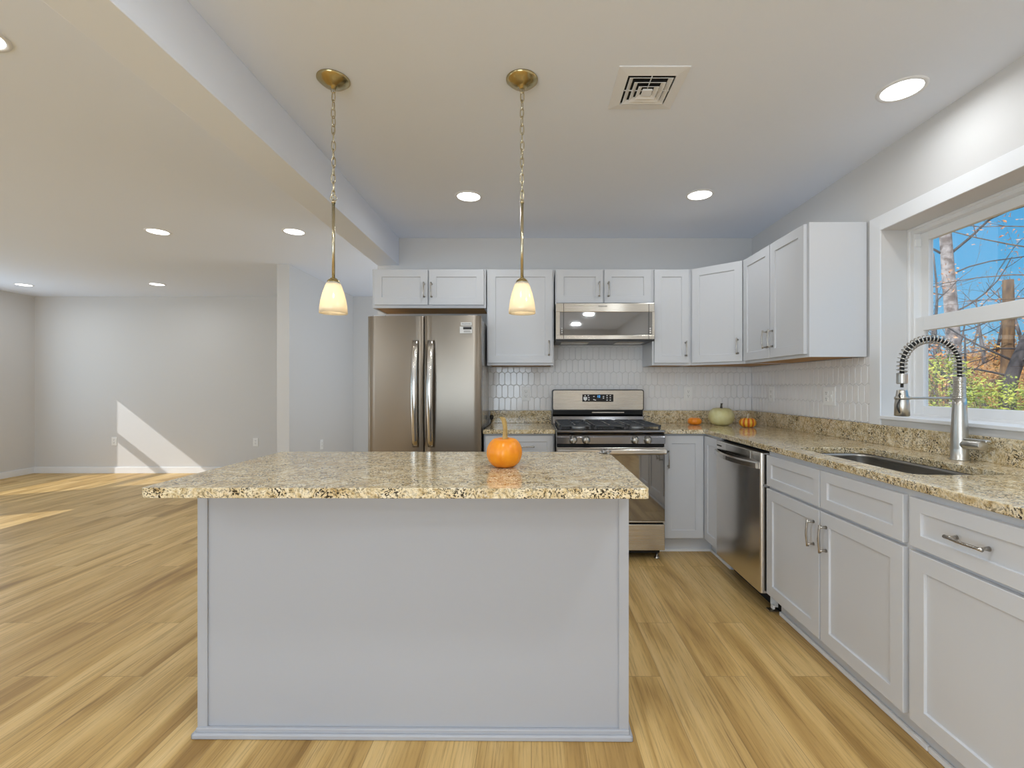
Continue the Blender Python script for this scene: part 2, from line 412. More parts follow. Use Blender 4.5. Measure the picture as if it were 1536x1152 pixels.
# ------------------------------------------------------------------ tiles
def clip(poly, x0, x1, z0, z1):
    def cut(p, f_in, inter):
        out = []
        for i in range(len(p)):
            a_, b_ = p[i - 1], p[i]
            if f_in(b_):
                if not f_in(a_): out.append(inter(a_, b_))
                out.append(b_)
            elif f_in(a_): out.append(inter(a_, b_))
        return out
    def ix(v): return lambda a_, b_: (v, a_[1] + (b_[1] - a_[1]) * (v - a_[0]) / (b_[0] - a_[0]))
    def iz(v): return lambda a_, b_: (a_[0] + (b_[0] - a_[0]) * (v - a_[1]) / (b_[1] - a_[1]), v)
    for fi, it in ((lambda q: q[0] >= x0, ix(x0)), (lambda q: q[0] <= x1, ix(x1)), (lambda q: q[1] >= z0, iz(z0)), (lambda q: q[1] <= z1, iz(z1))):
        poly = cut(poly, fi, it)
        if len(poly) < 3: return []
    return poly
def tiles(name, regions, to3d, seed):
    """picket tiles, each a shallow pillow, in rectangles (u0,u1,z0,z1); to3d(u,z,d) gives the wall point"""
    rnd = random.Random(seed); b = bmesh.new(); P_, Q, tip, g = .0503, .1085, .0135, .0011
    U0 = min(r_[0] for r_ in regions); U1 = max(r_[1] for r_ in regions); Z0 = min(r_[2] for r_ in regions); Z1 = max(r_[3] for r_ in regions)
    for reg in regions:
        u0, u1, z0, z1 = reg
        b.faces.new([b.verts.new(to3d(*q)) for q in ((u0, z0, .004), (u1, z0, .004), (u1, z1, .004), (u0, z1, .004))]).material_index = 1
        for j in range(-2, 9):
            zc = 1.075 + j * Q
            for i in range(-40, 90):
                uc = i * P_ + (P_ / 2 if j % 2 else 0)
                if uc < u0 - .05 or uc > u1 + .05: continue
                hw, hh = P_ / 2 - g, Q / 2
                pol = [(uc - hw, zc - hh + tip / 2 + g), (uc, zc - hh - tip / 2 + g), (uc + hw, zc - hh + tip / 2 + g), (uc + hw, zc + hh - tip / 2 - g), (uc, zc + hh + tip / 2 - g), (uc - hw, zc + hh - tip / 2 - g)]
                pol = clip(pol, u0, u1, z0, z1)
                if len(pol) < 3: continue
                cx = sum(q[0] for q in pol) / len(pol); cz = sum(q[1] for q in pol) / len(pol)
                t1, t2 = rnd.uniform(-.012, .012), rnd.uniform(-.008, .008)
                def lay(s_, d): return [b.verts.new(to3d(cx + (q[0] - cx) * s_[0], cz + (q[1] - cz) * s_[1], d + (q[0] - cx) * t1 + (q[1] - cz) * t2)) for q in pol]
                A = lay((1, 1), .004); B = lay((.985, .993), .0066); D = lay((.90, .955), .0078)
                for r1, r2 in ((A, B), (B, D)):
                    for k in range(len(pol)):
                        b.faces.new((r1[k - 1], r1[k], r2[k], r2[k - 1]))
                b.faces.new(D)
    bmesh.ops.recalc_face_normals(b, faces=b.faces)
    m = MB(); m.bm.free(); m.bm = b
    o = m.build(name, [M_tile, M_grout]); struct(o); return o
tiles('wall_back_tile', [(-.372, .189, 1.02, 1.392), (.189, .953, .90, 1.60), (.953, XR - .008, 1.02, 1.392)], lambda u, z, d: (u, YB - d, z), 1)
tiles('wall_right_tile', [(2.625, YB - .006, 1.02, 1.392)], lambda u, z, d: (XR - d, u, z), 2)

# ------------------------------------------------------------------ cabinets
def handle_mb(m, x, z, ln, vert=True, y=-.02, out=.028):
    """arched bar pull on two posts, in front of a door whose face is at y"""
    n = 9; pts = []
    for i in range(n):
        t = i / (n - 1); s_ = (t - .5) * ln; b_ = -out - .006 * math.sin(PI * t)
        pts.append((x, y + b_, z + s_) if vert else (x + s_, y + b_, z))
    m.tube(pts, [.0062 if i in (0, n - 1) else .0046 for i in range(n)], 8)
    for e_ in (-1, 1):
        q = e_ * ln * .42
        p0 = (x, y, z + q) if vert else (x + q, y, z); p1 = (x, y - out - .002, z + q) if vert else (x + q, y - out - .002, z)
        m.tube([p0, ((p0[0] + p1[0]) / 2, (p0[1] + p1[1]) / 2, (p0[2] + p1[2]) / 2), p1], [.0075, .0045, .0055], 8)
    return m
def door(par, x0, x1, z0, z1, handle=None, name='door', stile=.058, M=None, mt=None, hl=.118):
    """shaker front: rails and stiles round a recessed panel; front face at y=-.02"""
    m = MB(M); t = .02
    b = bmesh.new()
    def v(x, y, z): return b.verts.new((x, y, z))
    def loop(i, y): return [v(x0 + i, y, z0 + i), v(x1 - i, y, z0 + i), v(x1 - i, y, z1 - i), v(x0 + i, y, z1 - i)]
    loops = [loop(.0, -.001), loop(.0, -t + .0015), loop(.0015, -t), loop(stile - .001, -t), loop(stile, -t + .001), loop(stile + .0015, -t + .0085)]
    for A, B in zip(loops, loops[1:]):
        for k in range(4): b.faces.new((A[k - 1], A[k], B[k], B[k - 1]))
    b.faces.new(loops[-1]); b.faces.new(loops[0][::-1]); bmesh.ops.recalc_face_normals(b, faces=b.faces); m._take(b)
    o = m.build(name, mt or M_cab, par)
    if handle:
        hx, hz, vert = handle
        hm = MB(M); handle_mb(hm, hx, hz, hl, vert); hm.build('handle', M_handle, o)
    return o
def upper(name, label, loc, rz, w, h, d, doors, group=None):
    t = thing(name, label, 'cabinet', loc, rz, group)
    m = MB().box(0, w, 0, d, .03, h).box(0, w, 0, .02, 0, .03).box(0, .016, .02, d, 0, .03).box(w - .016, w, .02, d, 0, .03).box(.016, w - .016, .02, d, .012, .03)
    m.build('body', M_cab, t)
    MB().box(.017, w - .017, .021, d - .002, .0035, .011).build('bottom_panel', M_ply, t)
    for (a0, a1, b0, b1, hx, hz) in doors: door(t, a0, a1, b0, b1, (hx, hz, True))
    return t
UD = .325; YU = YB - UD                              # wall cabinets, face plane of the boxes
ZU = 1.392; ZT = 2.150
XF = -1.253
upper('wall_cabinet', 'short two-door white cabinet mounted above the refrigerator', (XF, YU, 1.845), 0, .895, .305, .323,
      [(.02, .439, .022, .299, .413, .135), (.449, .880, .022, .299, .471, .135)])
upper('wall_cabinet', 'white single-door wall cabinet between the refrigerator and the microwave', (-.349, YU, ZU), 0, .526, ZT - ZU, .315,
      [(.010, .516, .018, ZT - ZU - .006, .487, .133)])
upper('wall_cabinet', 'short two-door white cabinet directly over the microwave', (.189, YU, 1.870), 0, .764, .28, .323,
      [(.008, .374, .012, .274, .343, .115), (.384, .752, .012, .274, .415, .115)])
upper('wall_cabinet', 'narrow white single-door wall cabinet beside the microwave', (.953, YU, ZU), 0, .306, ZT - ZU, .315,
      [(.014, .286, .018, ZT - ZU - .006, .257, .128)])
# diagonal corner cabinet
t = thing('corner_cabinet', 'white wall cabinet set diagonally across the corner', 'cabinet', (1.42, 3.75, ZU))
def rel(pts, o=(1.42, 3.75)): return [(x - o[0], y - o[1]) for x, y in pts]
YC = 3.44; XCF = 1.563
cp = [(1.260, YU), (XCF, YC), (XR - .008, YC), (XR - .008, YB - .01), (1.260, YB - .01)]
hh = ZT - ZU
MB().prism(rel(cp), .012, hh).prism(rel([(1.260, YU), (XCF, YC), (XCF + .014, YC + .014), (1.274, YU + .014)]), 0, .012).build('body', M_cab, t)
MB().prism(rel([(1.28, YU + .02), (XCF + .01, YC + .03), (XR - .02, YC + .03), (XR - .02, YB - .02), (1.28, YB - .02)]), .0035, .011).build('bottom_panel', M_ply, t)
dl = math.hypot(XCF - 1.26, YC - YU); ang = math.atan2(YC - YU, XCF - 1.26)
Mx = Matrix.Translation((1.26 - 1.42, YU - 3.75, 0)) @ Matrix.Rotation(ang, 4, 'Z')
door(t, .016, dl - .014, .018, hh - .006, (dl - .045, .128, True), M=Mx)
upper('wall_cabinet', 'tall two-door white wall cabinet next to the window, flat side panel showing', (XCF, YC, ZU), -90, .793, ZT - ZU, XR - XCF - .009,
      [(.012, .388, .018, ZT - ZU - .006, .357, .14), (.396, .772, .018, ZT - ZU - .006, .430, .14)])

# base cabinets
YBF = 3.44; XBF = 1.275
def toe(m, x0, x1, d): m.box(x0, x1, .064, .08, 0, .112)
t = thing('base_cabinet', 'white base cabinet with a drawer between refrigerator and range', 'cabinet', (-.347, YBF, 0))
m = MB().box(0, .517, 0, .59, .112, .8835, .001); toe(m, 0, .517, 0); m.build('body', M_cab, t)
door(t, .012, .507, .71, .868, (.31, .79, False), 'drawer', .045)
door(t, .012, .507, .122, .698, (.47, .60, True))
MB().box(0, .517, .052, .064, 0, .02, .004).build('shoe_moulding', M_trim, t)
# corner unit, its two doors meeting at an inner corner
t = thing('corner_base_cabinet', 'white corner base cabinet, two doors meeting at an inside corner beside the range', 'cabinet', (.948, YBF, 0))
cw = XBF - .948; cn = .29
poly = [(0, 0), (cw, 0), (cw, -cn), (XR - .003 - .948, -cn), (XR - .003 - .948, .588), (0, .588)]
MB().prism(poly, .112, .8835, .001).box(0, cw + .08, .064, .08, 0, .112).box(cw + .064, cw + .08, -cn, .064, 0, .112).build('body', M_cab, t)
MB().box(0, cw + .064, .052, .064, 0, .02, .004).box(cw + .052, cw + .064, -cn, .055, 0, .02, .004).build('shoe_moulding', M_trim, t)
door(t, .014, cw - .023, .122, .868, (.045, .70, True), hl=.125)
Mx = Matrix.Translation((cw, 0, 0)) @ Matrix.Rotation(R(-90), 4, 'Z')
door(t, .023, cn - .002, .122, .868, None, M=Mx)
# dishwasher
def dish():
    Y1 = 3.135; wd = .613
    t = thing('dishwasher', 'polished stainless steel dishwasher with bowed bar handle, floor reflected in it', 'dishwasher', (XBF, Y1, 0), -90)
    MB().box(.004, wd - .004, .005, .58, .10, .872).build('tub', M_dark, t)
    # front panel, edges rounded
    m = MB(); pr = [(.0, .0), (.0, -.036), (.004, -.042), (.012, -.045), (wd - .012, -.045), (wd - .005, -.042), (wd - .002, -.036), (wd - .002, .0)]
    m.prism(pr, .115, .868, .0015); m.build('door', M_dish, t)
    hb = MB(); n = 15; pts = []
    for i in range(n):
        q = i / (n - 1); pts.append((.012 + q * (wd - .04), -.052 - .045 * math.sin(PI * q), .795))
    b = bmesh.new(); rings = []
    for (x, y, z) in pts:
        rings.append([b.verts.new((x, y + dy, z + dz)) for dy, dz in ((-.008, -.013), (-.008, .013), (.004, .020), (.006, -.018))])
    for A, B in zip(rings, rings[1:]):
        for k in range(4): b.faces.new((A[k - 1], A[k], B[k], B[k - 1]))
    b.faces.new(rings[0][::-1]); b.faces.new(rings[-1]); bmesh.ops.recalc_face_normals(b, faces=b.faces); hb._take(b)
    hb.build('handle', M_hbar, t, .002)
    MB().box(.02, .09, -.0462, -.0445, .835, .843).build('badge', M_ink, t)
    MB().box(.16, wd - .12, -.0458, -.044, .812, .862, .0005).build('pocket', M_hbar, t)
    MB().box(.0, wd, .075, .09, .0, .112).build('toe_recess', M_dark, t)
    MB().tube([(wd - .055, .045, .0), (wd - .055, .045, .10)], .009, 10).box(wd - .075, wd - .035, .02, .07, .0, .006).build('leveling_foot', M_chrome, t)
    MB().box(wd - .028, wd - .024, .02, .06, .03, .09).box(wd - .028, wd + .0, .02, .03, .03, .05).build('bracket', M_paper, t)
    return t
dish()
# sink base + drawer base on the window wall
def base_run(name, label, y_far, wd, fronts):
    t = thing(name, label, 'cabinet', (XBF, y_far, 0), -90)
    m = MB().box(0, wd, 0, .60, .112, .68).box(0, wd, 0, .02, .68, .8835).box(0, .016, .02, .60, .68, .8835).box(wd - .016, wd, .02, .60, .68, .8835).box(0, wd, .064, .08, 0, .112)
    m.build('body', M_cab, t)
    MB().box(0, wd, .050, .064, 0, .022, .005).build('shoe_moulding', M_trim, t)
    for args, kw in fronts: door(t, *args, **kw)
    return t
base_run('sink_cabinet', 'white sink base cabinet below the window with two doors', 2.52, .945, [
    ((.008, .467, .122, .684, (.428, .575, True)), {}), ((.475, .930, .122, .684, (.517, .575, True)), {}),
    ((.008, .467, .698, .860), dict(name='false_drawer', stile=.045)), ((.475, .930, .698, .860), dict(name='false_drawer', stile=.045))])
base_run('drawer_cabinet', 'white base cabinet with one drawer and bar pull, nearest the camera', 1.5748, .47, [
    ((.012, .458, .122, .684), {}), ((.012, .458, .698, .860, (.235, .779, False)), dict(name='drawer', stile=.045))])

# ------------------------------------------------------------------ countertops
def slab(name, outer, holes, z0, z1, parent=None, bev=.003):
    b = bmesh.new(); edges = []
    for lp in [outer] + holes:
        vs_ = [b.verts.new((x, y, z1)) for x, y in lp]
        for k in range(len(vs_)): edges.append(b.edges.new((vs_[k - 1], vs_[k])))
    bmesh.ops.triangle_fill(b, use_beauty=True, use_dissolve=False, edges=edges)
    bmesh.ops.recalc_face_normals(b, faces=b.faces)
    for f_ in b.faces:
        if f_.normal.z < 0: f_.normal_flip()
    ret = bmesh.ops.extrude_face_region(b, geom=b.faces[:])
    down = [g_ for g_ in ret['geom'] if isinstance(g_, bmesh.types.BMVert)]
    bmesh.ops.translate(b, vec=(0, 0, z0 - z1), verts=down)
    bmesh.ops.recalc_face_normals(b, faces=b.faces)
    m = MB(); m.bm.free(); m.bm = b
    return m.build(name, M_gran, parent, bev, 60)
def rrect(x0, x1, y0, y1, r, n=5):
    out = []
    for cx, cy_, a0 in ((x1 - r, y1 - r, 0), (x0 + r, y1 - r, 90), (x0 + r, y0 + r, 180), (x1 - r, y0 + r, 270)):
        for i in range(n + 1):
            a_ = R(a0 + 90 * i / n); out.append((cx + r * math.cos(a_), cy_ + r * math.sin(a_)))
    return out
ZC0, ZC1 = .884, .914
SK = (1.345, 1.70, 1.655, 2.40)
XCE = 1.250; YCE = 3.388
o = slab('countertop', [(.945, YCE), (XCE, YCE), (XCE, 1.08), (XR - .002, 1.08), (XR - .002, YB - .002), (.945, YB - .002)], [rrect(*SK, .06)], ZC0, ZC1)
tag(o, 'speckled beige granite countertop turning the corner under the window, sink cut into it', 'countertop')
MB().box(.945, XR - .002, YB - .022, YB - .009, ZC1, 1.019, .002).box(XR - .022, XR - .009, 1.08, YB - .022, ZC1, 1.019, .002).build('backsplash', M_gran, o)
o = slab('countertop', [(-.349, YCE), (.172, YCE), (.172, YB - .002), (-.349, YB - .002)], [], ZC0, ZC1)
tag(o, 'short speckled granite countertop between the refrigerator and the range', 'countertop')
MB().box(-.349, .172, YB - .022, YB - .009, ZC1, 1.019, .002).build('backsplash', M_gran, o)

# sink
t = thing('kitchen_sink', 'undermounted stainless steel sink set in the granite below the window', 'sink', (1.52, 2.03, .68))
def basin():
    x0, x1, y0, y1 = SK; ox, oy = 1.52, 2.03
    b = bmesh.new(); rings = []
    for gx, z in ((.03, .2025), (-.002, .2025), (-.003, .19), (-.001, .03), (.012, .008), (.03, .0)):
        g = -gx if gx > .02 and z > .2 else gx
        rings.append([b.verts.new((x - ox, y - oy, z)) for x, y in rrect(x0 + g, x1 - g, y0 + g, y1 - g, .06)])
    for A, B in zip(rings, rings[1:]):
        for k in range(len(A)): f_ = b.faces.new((A[k - 1], A[k], B[k], B[k - 1]))
    b.faces.new(rings[-1][::-1])
    m = MB(); m._take(b, True); o = m.build('basin', M_sink, t)
    sd = o.modifiers.new('s', 'SOLIDIFY'); sd.thickness = .0012; sd.offset = 0
basin()
MB().lathe([(.045, .0005), (.045, .004), (.036, .003), (.012, .001), (0, .001)], (0, 0, .001), 24).build('drain', M_chrome, t)

# faucet
FX, FY = 1.815, 1.995
t = thing('faucet', 'tall brushed nickel spring faucet with pull-down spray head, standing behind the sink', 'faucet', (FX, FY, ZC1))
z_ = lambda Z: Z - ZC1
MB().lathe([(.034, 0), (.034, .004), (.030, .008), (.0305, .05), (.029, .12), (.0245, .23), (.0225, .262)], n=32).build('column', M_chrome, t)
pr = [(.0225, .262)]
for i in range(12): pr += [(.0228, .264 + i * .0072), (.0205, .2662 + i * .0072), (.0205, .2682 + i * .0072), (.0228, .2702 + i * .0072)]
pr.append((.019, .352)); MB().lathe(pr, n=28).build('threaded_collar', M_chrome, t)
# arch: from the column top over to the head
ra = .122; zt = .352
arch = [Vector((0, 0, zt - .02)), Vector((0, 0, zt + .02))]
for i in range(25):
    a_ = PI * i / 24; arch.append(Vector((-ra + ra * math.cos(a_), 0, zt + .048 + ra * .92 * math.sin(a_))))
arch += [Vector((-2 * ra, 0, zt + .03)), Vector((-2 * ra, 0, zt + .006))]
MB().tube(arch, .0085, 10).build('hose', M_rubber, t)
def resample(pts, n):
    d = [0]
    for p, q in zip(pts, pts[1:]): d.append(d[-1] + (q - p).length)
    out = []
    for i in range(n):
        s_ = d[-1] * i / (n - 1); k = 0
        while k < len(d) - 2 and d[k + 1] < s_: k += 1
        f_ = (s_ - d[k]) / max(1e-9, d[k + 1] - d[k]); out.append(pts[k].lerp(pts[k + 1], f_))
    return out
turns = 30; npt = turns * 14
path = resample(arch, npt); coil = []
for i, p in enumerate(path):
    q = path[min(i + 1, npt - 1)]; r_ = path[max(i - 1, 0)]; tn = (q - r_).normalized()
    v_ = Vector((0, 1, 0)); u_ = tn.cross(v_).normalized(); a_ = 2 * PI * turns * i / npt
    coil.append(p + (u_ * math.cos(a_) + v_ * math.sin(a_)) * .0175)
MB().tube(coil, .0024, 6).build('spring', M_chrome, t)
hx = -2 * ra
MB().lathe([(.0175, 0), (.0195, .003), (.0195, .040), (.0185, .043)], (hx, 0, zt - .030), 24, smooth=False).build('spring_cap', M_chrome, t)
MB().tube([(hx, 0, zt - .045), (hx, 0, zt - .005)], .006, 10).build('hose_end', M_rubber, t)
MB().lathe([(.024, 0), (.0275, .003), (.0265, .05), (.019, .108), (.0165, .112), (.0, .112)], (hx, 0, .185), 28).build('spray_head', M_chrome, t)
lp = [(hx - .022 - .010 * math.sin(PI * i / 10), -.016, .20 + .055 * i / 10) for i in range(11)]
MB().tube(lp, .003, 6).tube([(hx - .019 - .006 * math.sin(PI * i / 8), -.016, .262 + .022 * i / 8) for i in range(9)], .0025, 6).build('spray_trigger', M_rubber, t)
MB().tube([(-.02, 0, .262), (-.05, 0, .262), (hx + .045, 0, .262), (hx + .022, 0, .262)], [.008, .005, .005, .009], 10).lathe([(.0255, -.006), (.027, -.006), (.027, .006), (.0255, .006)], (hx, 0, .262), 24, caps=False).build('support_arm', M_chrome, t)
MB().tube([(0, -.02, .068), (0, -.045, .070), (0, -.105, .072)], [.020, .021, .021], 24).box(-.012, .012, -.128, -.03, .086, .096, .003).build('lever_handle', M_chrome, t, .002)

# ------------------------------------------------------------------ island
IR = -.45
t = thing('island_cabinet', 'white kitchen island with flat panelled back and white base trim', 'island', (-.415, 1.642, 0), IR)
hw = .754
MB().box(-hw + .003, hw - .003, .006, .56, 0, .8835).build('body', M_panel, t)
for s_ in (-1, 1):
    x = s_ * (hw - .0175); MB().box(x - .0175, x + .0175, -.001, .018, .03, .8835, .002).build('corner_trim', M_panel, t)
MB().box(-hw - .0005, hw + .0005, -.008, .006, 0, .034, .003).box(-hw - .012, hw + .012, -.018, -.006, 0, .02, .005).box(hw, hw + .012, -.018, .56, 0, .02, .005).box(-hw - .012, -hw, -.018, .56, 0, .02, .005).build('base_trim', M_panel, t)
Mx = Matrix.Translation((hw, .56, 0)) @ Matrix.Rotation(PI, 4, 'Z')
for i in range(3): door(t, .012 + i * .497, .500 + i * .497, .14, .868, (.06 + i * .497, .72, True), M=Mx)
top = thing('island_countertop', 'thick speckled beige granite slab on top of the white island', 'countertop', (-.415, 1.83, ZC1 - .03), IR)
hx_ = .776
b = slab('slab', rrect(-hx_, hx_, -.400, .402, .012, 3), [], 0, .0315, top, .0035)

# ------------------------------------------------------------------ refrigerator
def fridge():
    x0, x1, yf = -1.175, -.36, 3.37
    t = thing('refrigerator', 'stainless steel french door refrigerator with two tall curved handles', 'refrigerator', (x0, yf, 0))
    w = x1 - x0; ht = 1.734
    MB().box(.004, w - .004, .075, .64, .03, ht - .012, .004).build('body', M_side, t)
    for q in (.03, w - .12): MB().box(q, q + .09, .02, .12, ht - .014, ht + .006, .004).build('hinge_cover', M_side, t)
    def dprism(a0, a1, z0, z1, name, outer):
        n = 14; pol = []
        for i in range(n + 1):
            q = i / n; x = a0 + q * (a1 - a0); e_ = min(q, 1 - q) * (a1 - a0)
            cv = -.012 * math.sin(PI * (x / w)) ; rd = .010 * max(0, 1 - e_ / .012) ** 2
            pol.append((x, .006 + cv + rd))
        pol = [(a0, .068)] + pol + [(a1, .068)]
        b = bmesh.new(); lo_ = [b.verts.new((x, y, z0)) for x, y in pol]; hi_ = [b.verts.new((x, y, z1)) for x, y in pol]
        k_ = len(pol)
        for k in range(k_):
            f_ = b.faces.new((lo_[k - 1], lo_[k], hi_[k], hi_[k - 1])); f_.smooth = True
        b.faces.new(lo_[::-1]); b.faces.new(hi_); bmesh.ops.recalc_face_normals(b, faces=b.faces)
        m = MB(); 
        for f_ in b.faces: f_.material_index = 0
        me = bpy.data.meshes.new('t'); b.to_mesh(me); b.free(); m.bm.from_mesh(me); bpy.data.meshes.remove(me)
        return m.build(name, M_fridge, t, .002, 50)
    half = .406
    d1 = dprism(0, half - .003, .70, ht - .004, 'door', 0); d2 = dprism(half + .004, w, .70, ht, 'door', 1)
    dprism(0, w, .06, .69, 'freezer_drawer', 0)
    for dd, hx in ((d1, half - .055), (d2, half + .055)):
        n = 17; b = bmesh.new(); rings = []
        za, zb = .795, 1.553
        for i in range(n):
            q = i / (n - 1); z = za + q * (zb - za); o_ = -.030 - .040 * math.sin(PI * q) ** .8 ; hwid = .0235 + .002 * math.sin(PI * q)
            o_ = min(o_, -.02)
            rings.append([b.verts.new((hx + dx, o_ + dy, z)) for dx, dy in ((-hwid, 0.006), (-hwid * .7, -.009), (hwid * .7, -.009), (hwid, .006), (hwid * .7, .012), (-hwid * .7, .012))])
        for A, B in zip(rings, rings[1:]):
            for k in range(6): b.faces.new((A[k - 1], A[k], B[k], B[k - 1]))
        b.faces.new(rings[0][::-1]); b.faces.new(rings[-1]); bmesh.ops.recalc_face_normals(b, faces=b.faces)
        m = MB(); m._take(b, True)
        for z in (.815, 1.533): m.box(hx - .017, hx + .017, -.03, .002, z - .018, z + .018, .003)
        m.build('handle', M_hbar, dd)
    b_ = MB(); b_.tube([(.06, -.028, .62), (w / 2, -.05, .625), (w - .06, -.028, .62)], .013, 10).box(.06, .085, -.03, .0, .61, .63).box(w - .085, w - .06, -.03, .0, .61, .63).build('freezer_handle', M_hbar, t)
    MB().box(.02, w - .02, .08, .12, 0, .06).build('base_grille', M_black, t)
    # badge and energy sticker on the upper corner of the door
    yy = -.0065
    s1 = MB().box(.6705, .7485, yy, yy + .006, 1.661, 1.684).build('name_sticker', M_paper, d2)
    text_mesh('sticker_text', 'FRIGIDAIRE', .0125, Matrix.Translation((.7095, yy - .0006, 1.672)) @ STAND, M_ink, s1)
    s2 = MB().box(.664, .752, yy, yy + .006, 1.606, 1.654).build('info_sticker', M_paper, d2)
    MB().box(.688, .748, yy - .0008, yy, 1.633, 1.651).build('black_band', M_ink, s2)
    MB().box(.692, .744, yy - .0008, yy, 1.613, 1.617).box(.692, .738, yy - .0008, yy, 1.621, 1.625).build('print_lines', M_grey, s2)
    return t
fridge()

# ------------------------------------------------------------------ over-the-range microwave
def microwave():
    x0, x1, yf, z0, z1 = .190, .952, YB - .405, 1.583, 1.8695
    w, h = x1 - x0, z1 - z0
    t = thing('microwave', 'low stainless steel microwave mounted over the range, black glass front', 'microwave', (x0, yf, z0))
    MB().box(0, w, .03, .395, .012, h, .002).build('body', M_side, t)
    # front frame around the glass
    m = MB(); gx0, gx1, gz0, gz1 = .03, w - .018, .040, .218
    m.box(0, w, 0, .03, gz1, h, .003).box(0, w, 0, .03, .006, gz0, .003).box(0, gx0, 0, .03, gz0, gz1).box(gx1, w, 0, .03, gz0, gz1)
    m.build('front_frame', M_steel, t)
    MB().box(gx0, gx1, .004, .02, gz0, gz1, .001).build('glass_door', M_glassb, t)
    for q in (.058, w - .046): MB().box(q, q + .003, -.0008, .004, .006, h - .001).build('door_seam', M_black, t)
    m = MB().box(0, w, .0, .395, -.004, .012, .003); m.build('underside', M_black, t)
    for q in (.05, w - .27): MB().box(q, q + .22, .12, .30, -.008, -.004, .001).build('grease_filter', M_steel, t)
    text_mesh('logo', 'FRIGIDAIRE', .0135, Matrix.Translation((w * .475, -.0012, .262)) @ STAND, M_ink, t)
    for i in range(3):
        MB().box(.042, .05, .002, .004, .055 + i * .016, .063 + i * .016).build('key_mark', M_inkw, t)
        MB().box(w - .037, w - .028, .002, .004, .055 + i * .016, .064 + i * .016).build('key_mark', M_inkw, t)
microwave()

